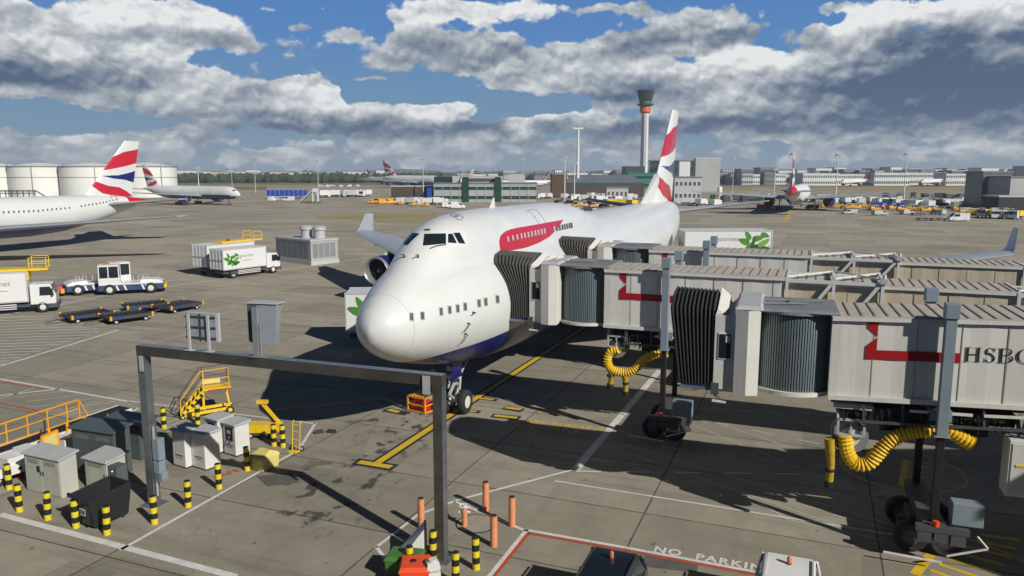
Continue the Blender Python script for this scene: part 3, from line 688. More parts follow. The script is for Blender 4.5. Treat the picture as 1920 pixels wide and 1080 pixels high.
g0=G(985,806); ground_text('-9',g0,math.atan2(d.y,d.x),.5,'line_yellow',1.1,(1,.9))
g0=G(1008,774); ground_text('B777-2',g0,math.atan2(d.y,d.x),.5,'line_yellow',1.1,(1,.9))
ground_text('SAFE',G(405,898),math.atan2(*(lambda q:(q.y,q.x))(G(460,880)-G(405,898))),.45,'line_red',1.2)
# darker concrete patches, manhole
def poly(name,mt,pxs,z): 
    o=B(mt).face([tuple(G(x,y))[:2]+(z,) for x,y in pxs]).done(name); o['kind']='structure'; return o
mat('patch_dark',(.10,.095,.085),.9,var=.2,scale=2,dirt=.3); mat('patch_pale',(.30,.27,.22),.9,var=.12,scale=1.5,dirt=.3,dcol=(.15,.14,.12))
mat('dry_grass',(.30,.235,.10),.95,var=.2,scale=.05,dirt=.3,dcol=(.13,.14,.045)); mat('grass',(.15,.145,.055),.95,var=.3,scale=.02,dirt=.4,dcol=(.25,.2,.09)); mat('taxiway',(.27,.255,.22),.95,var=.1,scale=.05)
mat('straw_line',(.42,.33,.15),.95,var=.15,scale=.05)
poly('concrete_patch','patch_dark',[(1210,1040),(1310,1056),(1306,1074),(1205,1062)],.0075)
poly('concrete_patch','patch_dark',[(480,893),(545,886),(562,905),(500,912)],.0045)
bb=B('line_black'); c0=G(893,982); bb.face([(c0.x+math.cos(q/16*pi)*.72,c0.y+math.sin(q/16*pi)*.72,.0045) for q in range(32)]); 
bb.done('manhole_rim')['kind']='structure'
bb=B('patch_pale'); bb.face([(c0.x+math.cos(q/16*pi)*.66,c0.y+math.sin(q/16*pi)*.66,.009) for q in range(32)]); bb.done('manhole_cover')['kind']='structure'
poly('dry_grass_strip','dry_grass',[(590,410),(820,416),(820,400),(700,401),(600,405)],.01)
def belt(name,mt,x0,x1,y0,y1,z,x2=None,x3=None):
    P_=[G(x0,y0),G(x1,y0),G(x3 or x1,y1),G(x2 or x0,y1)]; o=B(mt).face([(q.x,q.y,z) for q in P_]).done(name); o['kind']='structure'
belt('grass_field','grass',330,722,346.5,337,.02); belt('grass_field','dry_grass',320,726,349.5,346.8,.02)
belt('grass_field','grass',330,500,356,350,.02); belt('grass_field','grass',728,840,350,337,.02)
belt('grass_field','dry_grass',1240,1832,357,350,.02); belt('grass_field','grass',1240,1832,349.8,346,.02)
belt('far_field','grass',-300,2200,336.5,328.,.02)
mat('seam_grey',(.33,.32,.29),.6,var=.2)
mat('roof_rib',(.26,.22,.19),.8,var=.2,scale=3)
# ---------------------------------------------------------------- passenger boarding bridges
def serif_H(w_=.62,h=.8): 
    t_=.095; s=.03
    return [[(0.05,0),(.05+t_,0),(.05+t_,h),(.05,h)],[(w_-.05-t_,0),(w_-.05,0),(w_-.05,h),(w_-.05-t_,h)],[(.05+t_,h*.48),(w_-.05-t_,h*.48),(w_-.05-t_,h*.48+.05),(.05+t_,h*.48+.05)]]+\
     [[(x0,y0),(x1,y0),(x1,y0+s),(x0,y0+s)] for x0,x1 in ((-.03,.25),(w_-.25,w_+.03)) for y0 in (-.002,h-s+.002)]
def arcstroke(cx,cy,rx,ry,a0,a1,tw,n=18,base=.035):
    L=[]
    for i in range(n+1):
        u=i/n; a=R(a0+(a1-a0)*u); wv=base+tw*.75*abs(math.cos(a))**1.5
        L.append((a,wv))
    out=[(cx+(rx)*math.cos(a),cy+(ry)*math.sin(a)) for a,wv in L]; inn=[(cx+(rx-wv)*math.cos(a),cy+(ry-wv*.55-.01)*math.sin(a)) for a,wv in L]
    return [[out[i],out[i+1],inn[i+1],inn[i]] for i in range(n)]
def serif_letters(bb,x,z,y,k,word,nd=(0,-1,0)):
    for chh in word:
        if chh=='H': P_=serif_H(); adv=.74
        elif chh=='S': P_=arcstroke(.22,.59,.19,.22,25,250,.07)+arcstroke(.22,.215,.2,.23,70,-155,.07)+[[(.13,.50),(.31,.33),(.36,.40),(.18,.56)]]+[[(.36,.58),(.40,.58),(.40,.80),(.36,.80)],[(.02,.0),(.06,.0),(.06,.24),(.02,.24)]]; adv=.53
        elif chh=='B': P_=[[(.06,0),(.16,0),(.16,.8),(.06,.8)],[(-.03,0),(.2,0),(.2,.035),(-.03,.035)],[(-.03,.765),(.2,.765),(.2,.8),(-.03,.8)],[(.17,.41),(.3,.41),(.3,.45),(.17,.45)],[(.17,.765),(.3,.765),(.3,.8),(.17,.8)],[(.17,0),(.3,0),(.3,.035),(.17,.035)]]+arcstroke(.28,.605,.24,.195,-90,90,.07)+arcstroke(.3,.225,.28,.225,-90,90,.07); adv=.68
        else: P_=arcstroke(.36,.4,.36,.42,45,315,.09)+[[(.58,.54),(.62,.54),(.62,.80),(.58,.80)],[(.585,.10),(.62,.14),(.60,.25),(.57,.22)]]; adv=.72
        for q in P_: bb.face([(x+a*k*1.22,y,z+b_*k) for a,b_ in q])
        x+=adv*k*1.24
    return x
def bridge(name,label,org,ang,rise,logo,secs,hood=1.77,dark=False,ext_len=0,tip=None,group=None,z0=5.06,zt=7.66,uk=6.75):
    root=thing(name,label,'boarding bridge',(org[0],org[1],0),ang)
    W=1.25; sh=lambda v:Vector((v.x,v.y,v.z+rise*(max(v.x,3.2)-3.2)))
    # rotunda drum
    uc,rr=2.45,1.22
    bb=B('black'); bb.lathe([(rr-.12,z0+.05),(rr-.12,zt-.05)],(uc,0,0),'z',48)
    bb.m('drum_metal')
    NS=92
    for i in range(NS):
        a0=2*pi*i/NS; a1=2*pi*(i+.62)/NS; P_=[(rr+.03,a0),(rr+.03,a1),(rr-.04,a1),(rr-.04,a0)]
        lo=[(uc+r*math.cos(a),r*math.sin(a),z0+.08) for r,a in P_]; hi_=[(x,y,zt-.08) for x,y,_ in lo]
        bb.loft([lo,hi_])
    bb.done('rotunda_curtain',root)
    b=B('bridge_white'); b.lathe([(rr+.14,z0-.06),(rr+.14,z0+.07)],(uc,0,0),'z',48); b.done('rotunda_floor',root,smooth=40)
    b=B('mid_grey'); b.lathe([(rr+.16,zt-.03),(rr+.16,zt+.06)],(uc,0,0),'z',48)
    b.box(uc-1.15,uc+1.35,-rr-.12,rr+.12,zt+.063,zt+.16,.05,.05); b.box(uc-.2,uc+.1,-.3,.3,zt+.163,zt+.24); b.bar((uc-1.4,-.6,zt+.2),(uc+.4,-.25,zt+.22),.07); b.bar((uc-1.3,.2,zt+.2),(uc+.9,.5,zt+.2),.07)
    b.done('rotunda_roof',root,bev=.02)
    # cab
    b=B('bridge_panel'); b.box(.0,.66,-1.42,1.42,z0+.0,zt-.12); b.m('bridge_white').box(.62,1.42,-1.56,-1.22,z0-.04,zt+.10,.0,.0); b.box(.72,1.42,1.22,1.56,z0-.04,zt+.10)
    b.m('bridge_white').add([(.66,-1.60,z0-.06),(1.05,-1.72,z0-.06),(1.05,-1.72,zt+.12),(.66,-1.60,zt+.12),(1.42,-1.58,z0-.06),(1.42,-1.58,zt+.12)],[(0,1,2,3),(1,4,5,2)])
    b.m('light_grey').box(.6,1.5,-1.62,1.62,zt+.125,zt+.25,.1,.12)
    b.m('bridge_panel').box(.66,1.4,-1.2,1.2,z0+.02,zt+.05)
    b.done('cab',root,bev=.015)
    f=B('bridge_white'); f.box(.12,.57,-1.45,-1.425,z0+1.02,z0+1.92); f=f.done('window',root,bev=.01)
    b=B('glass_dark'); b.box(.16,.53,-1.462,-1.452,z0+1.07,z0+1.87); b.m('warm_panel').box(.36,.5,-1.466,-1.463,z0+1.6,z0+1.82); b.done('pane',f)
    b=B('bridge_white')    # stepped gable frames of the hood
    for k in range(1 if dark else 3):
        x0=.02+k*.42; b.add([(x0,-1.38,zt-.1),(x0+.05,-1.38,zt+.05),(x0+.05,.5,zt+.52-k*.06),(x0,1.3,zt-.1),(x0+.36,-1.2,zt-.1),(x0+.36,.5,zt+.26-k*.06),(x0+.36,1.3,zt-.1)],[(0,1,2,3),(0,4,5,2,1),(2,5,6,3),(0,3,6,4)])
    b.done('hood_frame',root)
    # bellows canopy : pleated arches from u=0 towards the aircraft
    N=11; rings=[]
    for i in range(N*2+1):
        u=i/(N*2.)
        gr=.055 if i%2 else -.03
        ring=[]
        def U(z): 
            h=(z-(z0+.1))/(zt-z0); tp=tip(h) if tip else hood
            return -tp*u
        zb=z0+.1+(.0)*u; zr=zt+.02+.04*u
        outline=[(-1.33,zb),(-1.33,z0+.9),(-1.33,z0+1.7),(-1.33,zr-.25),(-1.25,zr),(-.6,zr+.30),(.1,zr+.42),(.8,zr+.30),(1.25,zr),(1.33,zr-.25),(1.33,z0+1.7),(1.33,z0+.9),(1.33,zb)]
        cz=z0+1.4
        for (y,z) in outline:
            k=1+gr/1.33; ring.append((U(z)-.0,y*k,zb if z==zb else cz+(z-cz)*k))
        rings.append(ring)
    mt='canopy_dark' if dark else 'canopy_grey'
    b=B(mt); b.loft(rings,caps=False,closed=False); inner=[[(x,y*.95,z-.08 if z>z0+.3 else z) for x,y,z in r] for r in rings]; b.m('black').loft(inner,caps=False,closed=False)
    b.done('bellows_canopy',root)
    b=B('steel'); t0=-(tip(0) if tip else hood); b.box(t0+.06,.05,-1.40,-1.28,z0-.06,z0+.04); b.m('livery_blue').box(t0+.1,t0+.75,-1.36,-1.27,z0+.045,z0+.12); b.m('bridge_panel').box(t0+.25,.7,-1.2,1.2,z0-.12,z0-.02); b.done('bumper',root)
    b=B('dark_grey'); b.box(-.05,.2,-1.5,-1.36,z0-.16,z0+.22); b.bar((.05,-1.4,z0-.16),(.3,-1.3,z0-.45),.08); b.m('bridge_white').bar((.0,-1.4,z0-.4),(.45,-1.4,z0-.42),.1,.06); b.done('actuator',root)
    # tunnel sections
    def tunnel(nm,u0,u1,w_,zb,zt_,mt,ribs=True,roof=True,panels=1.0):
        b=B(mt); n_=max(1,int((u1-u0)/(panels/4.)))
        for sd_ in (-1,1):          # lightly corrugated side
            vs=[]
            for i in range(n_+1):
                x=u0+(u1-u0)*i/n_; off=.008*math.sin(i*1.57) 
                vs+= [(x,sd_*(w_+off),zb),(x,sd_*(w_+off),zt_)]
            b.add(vs,[(2*i,2*i+2,2*i+3,2*i+1) for i in range(n_)])
        b.box(u0,u1,-w_+.02,w_-.02,zb+.01,zt_-.01)
        o=b.done(nm,root,xf=sh)
        b=B('roof_grey'); b.box(u0-.03,u1+.03,-w_-.07,w_+.07,zt_,zt_+.045)
        x=u0+.1; b.m('roof_rib')
        while x<u1-.05 and ribs:
            b.box(x,x+.05,-w_-.04,w_+.04,zt_+.047,zt_+.07); x+=.36
        b.done('roof',o,xf=sh)
        b=B('seam_grey'); x=u0+1.2
        while x<u1-.3:
            b.box(x,x+.025,-w_-.016,-w_-.006,zb+.1,zt_-.12); x+=1.2
        b.done('panel_seam',o,xf=sh)
        b=B('bridge_white')
        for sd_ in (-1,1):
            ya,yb=(sd_*(w_+.02),sd_*(w_+.10)); ya,yb=min(ya,yb),max(ya,yb)
            b.box(u0,u1,ya,yb,zt_-.12,zt_-.004); b.box(u0,u1,ya,yb,zb-.05,zb+.10)
        b.done('edge_rail',o,xf=sh); return o
    e1,e2,e3,e4,e5=secs
    T1=tunnel('outer_tunnel',3.55,e1,W,z0+.0,zt,'bridge_white')
    tunnel('middle_tunnel',e1+.0,e3,W-.17,z0+.12,zt-.17,'bridge_beige' if not dark else 'bridge_white')
    T3=tunnel('inner_tunnel',e3,e5,W-.30,z0+.22,zt-.30,'cream')
    def truss(u0,u1,zb,zt_,w_):
        b=B('kiosk_white'); mid=(u0+u1)/2
        for y in (-w_,w_):
            b.box(u0-.02,u0+.10,y-.07,y+.07,zb,zt_); b.box(u1-.10,u1+.02,y-.07,y+.07,zb,zt_); b.box(mid-.06,mid+.06,y-.05,y+.05,zb+.1,zt_-.1)
            b.box(u0+.1,u1-.1,y-.06,y+.06,zt_-.16,zt_-.02); b.box(u0+.1,u1-.1,y-.06,y+.06,zb+.0,zb+.14)
            b.bar((u0+.15,y,zb+.1),(mid-.06,y,zt_-.1),.10,.13); b.bar((mid+.06,y,zb+.1),(u1-.15,y,zt_-.1),.10,.13)
        for x in (u0+.04,mid,u1-.04): b.box(x-.05,x+.05,-w_,w_,zt_+.0,zt_+.10)
        b.bar((u0,-w_,zt_+.08),(mid,w_,zt_+.08),.07); b.bar((mid,-w_,zt_+.08),(u1,w_,zt_+.08),.07); b.bar((mid,w_,zt_+.1),(u1,-w_,zt_+.1),.06)
        b.cyl((u1,-w_,zt_-.1),(u1,-w_,zt_+.32),.07,n=8); b.m('light_grey').box(u1-.15,u1+.1,-w_-.14,-w_+.06,zt_-.05,zt_+.16)
        b.done('truss_frame',root,xf=sh)
    truss(e1+.05,e2,z0+.0,zt-.02,W+.0); truss(e3+.05,e4,z0+.12,zt-.18,W-.12)
    # logo
    x0,k=logo[0],1.0
    b=B('logo_red'); y=-W-.0235; zb=zt-1.32
    b.face([(x0,y,zt-.13),(x0+.31,y,zt-.13),(x0+.31,y,zt-.62),(x0+.02,y,zt-.33)]); b.face([(x0+.31,y,zt-.62),(x0+.31,y,zt-1.02),(x0,y,zt-1.02),(x0,y,zt-.90)])
    b.face([(x0,y-.001,zt-1.02),(x0+2.6,y-.001,zt-1.02),(x0+2.6,y-.001,zt-1.32),(x0,y-.001,zt-1.32)]); b.done('red_emblem',T1,xf=sh)
    b=B('ink'); xe=serif_letters(b,logo[1],zt-1.27,y,logo[2],'HSBC'); b.done('lettering',T1,xf=sh)
    if logo[3]:
        b=B('logo_red'); q=xe+.3; h_=.5; zc=zt-1.38+.3*logo[2]*1.1; hh=.3
        b.face([(q,y,zc+hh),(q+.3,y,zc),(q,y,zc-hh),(q-.3,y,zc)]); b.face([(q+.3,y,zc),(q+.6,y,zc+hh),(q+.6,y,zc-hh)]); b.face([(q,y,zc+hh),(q+.6,y,zc+hh),(q+.3,y,zc)]); b.face([(q,y,zc-hh),(q+.6,y,zc-hh),(q+.3,y,zc)]); b.face([(q+.6,y,zc+hh),(q+.9,y,zc),(q+.6,y,zc-hh)]); b.done('emblem',T1,xf=sh)
    # lift columns and bogie
    for sd_ in (-1,1):
        b=B('bridge_bluegrey'); y=sd_*(W+.34); b.box(uk-.15,uk+.15,y-.15,y+.15,z0-.75,zt+.22); b.box(uk-.19,uk+.19,y-.2,y+.2,zt+.222,zt+.66); b.box(uk-.22,uk+.22,y-.21,y+.21,z0-.80,z0-.752)
        b.m('black').box(uk-.11,uk+.11,y-.11,y+.11,1.3,z0-.8); b.done('lift_column',root,bev=.015)
    b=B('bridge_bluegrey'); b.box(uk-.3,uk+.3,-W-.12,W+.12,z0-.42,z0-.07); b.done('cross_beam',root,bev=.01); b=B('dark_grey'); b.box(uk-.32,uk+.32,-1.8,1.8,.98,1.34); b.box(uk-.5,uk+.5,-.55,.55,.5,.978); b.done('axle_beam',root,bev=.01)
    b=B('dark_grey')
    for x in (uk-.5,uk+.5):b.cyl((x,-.6,.55),(x,.6,.55),.1)
    b.box(uk-.75,uk+.75,-.1,.1,.42,.7); bog=b.done('bogie',root)
    for x in (uk-.5,uk+.5):
        for y in (-.95,.95): wheel(bog,x,y,.5,.5,.42,20,hub='dark_grey')
    b=B('bridge_bluegrey'); b.box(uk+.45,uk+1.3,-1.75,-1.25,1.36,2.05); b.done('drive_box',root,bev=.02)
    b=B('dark_grey'); b.box(uk-.55,uk+.9,-2.05,-1.82,1.16,1.34); b.box(uk-.5,uk-.12,-2.1,-1.84,.84,1.14); b.box(uk+.4,uk+.8,-2.1,-1.84,.84,1.14); b.box(uk-.05,uk+.3,-2.08,-1.84,.88,1.14)
    b.m('line_white').bar((uk+.3,-2.2,.55),(uk+1.35,-2.2,.95),.05); b.bar((uk+1.35,-2.2,.95),(uk+1.1,-2.0,1.2),.05); b.bar((uk-1.4,-2.1,.35),(uk+.2,-2.15,.3),.05)
    b.m('bin_red').cyl((uk+.0,-1.95,1.34),(uk+.0,-1.95,1.5),.09); b.done('bumper_rail',root)
    # underside gear
    b=B('dark_grey'); b.box(3.7,e5,-.75,.75,z0-.3,z0-.06)
    for x in [4.6+1.1*i for i in range(8)]: b.bar((x,-1.2,z0-.04),(x+.05,-1.2,z0-.75),.07)
    b.bar((4.5,-1.2,z0-.75),(9.5,-1.2,z0-.7),.08); b.m('black'); b.box(3.9,8.8,-1.0,.9,z0-.7,z0-.32); b.box(5.2,8.2,-.7,.6,z0-1.15,z0-.7)
    for i in range(26): b.tube([(4+i*.22,-1.05+.3*math.sin(i),z0-.3),(4.1+i*.22,-1.1,z0-.75-.1*(i%3)),(4.25+i*.22,-.95,z0-.35)],.035,5)
    b.done('underframe',root,xf=sh)
    b=B('bridge_white'); b.bar((5.9,-1.3,z0-.28),(7.6,-1.3,z0-.30),.05,.08); b.bar((7.9,-1.3,z0-.30),(9.2,-1.3,z0-.28),.05,.08); b.done('conduit',root,xf=sh)
    return root,sh
def fusetip(x0,port_off,W=1.25):
    # distance the canopy must reach to meet the hull, by relative height (z0=5.06, zt=7.66)
    def f(h):
        z=5.06+h*2.6; y=-port(x0-1.0,min(8.9,z)).y
        return port_off-y+.10
    return f
BB=(1.33,36.4); BC=(4.88,45.1)
lB,_=bridge('boarding_bridge','middle boarding bridge with grey pleated canopy, docked at the front door of the jumbo',(BB[0],BB[1]),-R(21.7),.0,(4.25,7.12,.62,True),(11.2,14.9,19.4,23.4,46),tip=fusetip(9.1,3.98),uk=6.38)
lC,_=bridge('boarding_bridge','boarding bridge docked at the second door of the jumbo, farthest of the three bridges',(BC[0],BC[1]),-R(21.7),.0,(4.3,7.12,.66,True),(12.0,16.2,21.5,26.4,52),tip=fusetip(18.45,4.06))
lA,shA=bridge('boarding_bridge','nearest boarding bridge, undocked, with a black pleated canopy and bank lettering',(7.1,25.75),-R(19.),.035,(4.55,7.26,.55,False),(9.9,13.2,17.,20.,30),dark=True,hood=1.45,z0=4.86,zt=7.47,tip=lambda h:1.12+.36*min(1,max(0,h)))
# yellow ribbed air ducts hanging under the bridges
def duct(label,pts,r,rings_per=9,head=None):
    P_=[Vector(p) for p in pts]; out=[]
    for i in range(len(P_)-1):
        p0=P_[max(i-1,0)];p1=P_[i];p2=P_[i+1];p3=P_[min(i+2,len(P_)-1)]
        L=(p2-p1).length; n_=max(2,int(L/.055))
        for k in range(n_):
            t_=k/n_; out.append(.5*((2*p1)+(-p0+p2)*t_+(2*p0-5*p1+4*p2-p3)*t_*t_+(-p0+3*p1-3*p2+p3)*t_**3))
    out.append(P_[-1])
    b=B('duct_yellow'); o=tag(b.tube(out,r,12,rf=lambda i:r*(1.06 if i%2 else .84)).done('air_duct'),label,'air duct'); return o
def LP(root,u,v,z): return root.matrix_basis@Vector((u,v,z))
bpy.context.view_layer.update()
def near_plane(root,v):    # photo point -> point on the vertical plane local y=v of a bridge
    a=root.matrix_basis@Vector((0,v,0)); n_=(root.matrix_basis.to_3x3()@Vector((0,1,0)))
    def f(px,py):
        r=ray(px,py); o=Vector((0,0,HC)); t_=(a-o).dot(n_)/r.dot(n_); return o+r*t_
    return f
fA=near_plane(lA,-1.0); fB=near_plane(lB,-1.0)
duct('long yellow ribbed air duct sagging under the nearest boarding bridge',[fA(*q) for q in ((1584,815),(1588,845),(1602,868),(1628,868),(1650,845),(1672,825),(1700,812),(1740,806),(1775,806),(1800,820),(1822,832))],.235)
duct('coiled yellow ribbed air duct under the middle boarding bridge behind the black canopy',[fB(*q) for q in ((1160,655),(1145,660),(1139,675),(1146,692),(1168,699),(1190,692),(1208,674),(1230,664),(1252,662))],.20)
mat('duct_end',(.42,.28,.02),.6,var=.3,scale=4,dirt=.4,dcol=(.1,.07,.02))
def hang(label,f,a,m_,e_,r=.16):
    P_=[f(*a),f(*m_),f(*e_)]; root=thing('hanging_hose',label,'hose',P_[2])
    off=P_[2]; b=B('duct_end'); b.tube([p-off for p in (P_[0],(P_[0]+P_[1])/2,P_[1],P_[2])],r,10,rf=lambda i:r*(1.1,1.,.75,.8)[i]).done('sleeve',root,smooth=40)
    b=B('black'); b.cyl((0,0,-.08),(0,0,.12),r*.9); b.m('line_black').cyl((0,0,.45),(0,0,.55),r*.95); b.done('coupling',root)
hang('yellow hose sleeve hanging straight down left of the long yellow air duct',fA,(1556,822),(1558,868),(1554,908))
hang('dark hose sleeve hanging below the left side of the coiled duct',fB,(1147,690),(1147,705),(1144,724),.17)
hang('dark hose sleeve hanging below the right side of the coiled duct',fB,(1172,700),(1173,715),(1173,738),.16)
def reel(label,root,f,c,w_,r=.55):
    p=f(*c); t_=thing('hose_reel',label,'hose reel',p,root.rotation_euler.z)
    b=B('mid_grey'); b.lathe([(r,-.35),(r,.35)],(0,0,0),'y',24); b.m('kiosk_white').lathe([(r*.55,-.38),(r*.55,-.36)],(0,0,0),'y',20); b.done('drum',t_,smooth=40)
    b=B('light_grey'); b.box(-.42,.42,-.5,-.42,.05,.12); b.box(-.42,.42,-.5,-.42,.55,.62); b.box(-.42,-.35,-.5,-.42,.05,.62); b.box(-.03,.03,-.5,-.42,.05,.62); b.box(.35,.42,-.5,-.42,.05,.62); b.bar((-.4,-.45,.6),(-.4,-.3,1.0),.07); b.bar((.4,-.45,.6),(.4,-.3,1.0),.07); b.box(-.55,.6,-.5,-.2,.95,1.1); b.done('bracket',t_)
reel('round grey hose drum in a steel bracket under the nearest boarding bridge',lA,near_plane(lA,-.6),(1592,812),1)
reel('hose drum in a steel bracket above the coiled yellow duct',lB,near_plane(lB,-.6),(1160,650),1,.45)
# hung control cabinet at the right edge
t_=thing('hung_cabinet','grey cabinet with red lettering hung under the nearest boarding bridge at the right edge','cabinet',fA(1900,925),lA.rotation_euler.z)
b=B('kiosk_white'); b.box(-.3,1.2,-.3,.4,0,1.75); b.done('body',t_,bev=.02); b=B('bridge_panel'); b.box(-.22,1.1,-.325,-.302,.1,1.65); b.m('bin_red').box(.25,.6,-.332,-.327,1.32,1.38); b.box(.25,.6,-.332,-.327,.55,.58); b.m('yellow').box(-.1,.12,-.345,-.327,.95,1.02); b.done('door',t_)
b=B('dark_grey')
for x in (0,.4,.8): b.bar((x,0,1.75),(x-.1,0,2.3),.07)
b.done('hanger',t_)
mat('board_grey',(.27,.30,.33),.5,var=.08,dirt=.2)
# ---------------------------------------------------------------- gantry frame with boards
L0=G(290,945); hG=D(276,647,L0.y).z; Rt=G(823,702,hG); R0=Vector((Rt.x,Rt.y,0)); L0=Vector((L0.x,L0.y,0))
gd=(R0-L0); gl=gd.length; ga_=math.atan2(gd.y,gd.x)
gan=thing('gantry_frame','grey steel goalpost frame standing over the equipment area','gantry',L0,ga_)
b=B('gantry_steel'); b.box(-.155,.155,-.155,.155,0,hG-.34); b.m('gantry_dark').box(-.158,-.154,-.155,.155,0,hG-.34); b.m('steel').box(-.35,.35,-.35,.35,0,.03); b.done('post',gan,bev=.02)  # thin darker plate on the left face: shade put into the colour
b=B('gantry_dark'); b.box(gl-.155,gl+.155,-.155,.155,0,hG-.34); b.m('gantry_steel').box(gl+.156,gl+.16,-.155,.155,0,hG-.36); b.box(gl-.35,gl+.35,-.35,.35,0,.03); b.done('post',gan,bev=.02)  # lighter plate on the right face: sunlight put into the colour
b=B('gantry_dark'); b.box(-.17,gl+.17,-.16,.16,hG-.338,hG); b.m('steel').box(-.16,gl+.16,-.15,.15,hG+.002,hG+.01); b.done('beam',gan,bev=.015)  # paler strip along the top paints sunlight onto the beam
b=B('light_grey'); b.box(-.02,.18,-.215,-.203,hG-.9,hG-.34); b.box(gl-.45,gl-.2,-.22,-.205,hG-.6,hG-.02); b.bar((.28,-.1,0.4),(.28,-.1,3.),.05); b.done('bracket',gan)
b=B('bridge_bluegrey'); b.box(.22,.52,-.15,.15,1.75,2.55); b.box(.22,.5,-.15,.15,.95,1.7); b.box(.22,.6,-.15,.15,1.0,1.3); b.done('junction_box',gan,bev=.02)
def gpt(u,z): return L0+gd.normalized()*u+Vector((0,0,z))
def gu(px):   # beam position seen at photo column px
    best=min(range(0,1000),key=lambda i:abs((lambda q:960+FPX*q.x/(q.y*cs-(hG-HC)*sn))(gpt(gl*i/1000,0))-px)); return gl*best/1000
u1=gu(378); t_=thing('display_board','back of a ribbed grey display board on two stems over the gantry beam','board',gpt(u1,hG+.012),ga_+R(4))
b=B('board_grey'); b.box(-.58,.62,.0,.09,.32,1.28); b.m('light_grey').box(-.60,.66,.092,.2,.30,1.30); b.done('panel',t_,bev=.01)
b=B('far_dark'); 
for z in (.42,.78,1.14): b.box(-.58,.62,-.035,-.003,z,z+.06)
b.box(-.02,.03,-.03,-.005,.32,1.28); b.done('rib',t_)
for x in (-.42,.36):
    b=B('light_grey'); b.box(x-.045,x+.045,-.1,-.037,.02,1.27); b.box(x-.15,x+.15,-.17,.06,0,.02); b.done('stem',t_)
u2=gu(490); t_=thing('docking_display','tall grey docking guidance box on a thick stem over the gantry beam','display',gpt(u2,hG+.012),ga_+R(8))
b=B('board_grey'); b.add([(-.42,.05,.45),(.52,.05,.35),(.62,.05,1.75),(-.45,.05,1.75),(-.42,.5,.45),(.42,.5,.35),(.55,.5,1.75),(-.45,.5,1.75)],[(0,1,2,3),(4,7,6,5),(0,4,5,1),(1,5,6,2),(2,6,7,3),(3,7,4,0)]); b.m('light_grey').box(-.5,.66,.0,.56,1.753,1.79); b.m('cab_dark').box(-.44,-.1,.02,.045,.5,1.72); b.done('housing',t_,bev=.01)
b=B('mid_grey'); b.box(-.2,.0,-.14,.0,.02,1.65); b.box(.02,.06,-.1,.0,.02,1.1); b.box(-.3,.25,-.2,.1,0,.02); b.done('stem',t_,bev=.01)
# ---------------------------------------------------------------- bollards
def bollard(): 
    t_=thing('bollard','','bollard')
    b=B('bollard_yellow'); b.lathe([(.115,0),(.115,.98),(.09,1.0),(.01,1.0)],n=20); b.done('post',t_,smooth=40)
    for z in (.20,.60): B('black').lathe([(.1175,z),(.1175,z+.2)],n=20,caps=False).done('band',t_,smooth=40)
    B('black').lathe([(.117,.97),(.1,1.008),(.01,1.012)],n=20).done('cap',t_,smooth=40)
    return t_
bt=bollard()
BL=[((18,917),'leftmost one, beside the white belt loader chassis'),((37,959),'second from the left, in front of the big pale cabinet'),((90,974),'in front of the right corner of the big pale cabinet'),((143,989),'at the left side of the black waste container'),
((201,1002),'in front of the black waste container'),((290,982),'in front of the left gantry post'),((353,950),'standing alone between gantry post and white kiosks'),((411,916),'nearest the faded red lettering'),
((308,803),'just right of the left gantry post, far row'),((371,795),'at the foot of the yellow access steps'),((464,882),'behind the pale yellow grit box'),((514,836),'beside the yellow hoist cart'),((531,838),'beside the small yellow hand trolley'),
((811,1052),'behind the right gantry post, beside the grey sloping panel'),((893,1067),'right of the right gantry post, nearest the red line'),((854,1096),'lowest in the picture, touching the bottom edge'),((768,1083),'half hidden behind the green bin')]
for i,(q,l) in enumerate(BL):
    p=G(*q); lb='yellow and black banded bollard, '+l
    if i==0: bt.location=p; bt['label']=lb; bt['group']='yellow and black bollards'; o=bt
    else: o=clone(bt,p,i*1.1,lb,'yellow and black bollards')
    o.rotation_euler=(R(random.Random(i).uniform(-2,2)),R(random.Random(i+9).uniform(-2,2)),i)
def opost():
    t_=thing('steel_post','','post'); b=B('orange_post'); b.lathe([(.115,0),(.115,1.05),(.01,1.05)],n=20); b.done('tube',t_,smooth=40)
    b=B('rubber'); b.lathe([(.117,1.03),(.10,1.062),(.01,1.063)],n=20); b.done('cap',t_,smooth=40); return t_
ot=opost()
for i,(q,l) in enumerate([((790,989),'left of the gantry post'),((911,956),'farthest back, behind the hydrant'),((926,1024),'nearest, in front of the manhole'),((960,986),'rightmost, on the white line')]):
    p=G(*q); lb='faded orange steel post, '+l
    if i==0: ot.location=p; ot['label']=lb; ot['group']='orange steel posts'
    else: clone(ot,p,i,lb,'orange steel posts')
t_=thing('hydrant','small orange and white hydrant with a ring of handles by the manhole','hydrant',G(871,986))
b=B('orange_post'); b.lathe([(.09,0),(.09,.5),(.12,.52),(.12,.6)],n=16); b.done('stand_pipe',t_,smooth=40)
b=B('kiosk_white'); 
for k in range(6): b.cyl((0,0,.66),(.2*math.cos(k*pi/3),.2*math.sin(k*pi/3),.72),.02,n=6)
b.lathe([(.17,.7),(.19,.72),(.17,.74),(.15,.72)],n=20,caps=False); b.lathe([(.06,.6),(.06,.75)],n=10); b.cyl((-.2,0,.5),(.2,0,.5),.04); b.done('hand_wheel',t_,smooth=40)
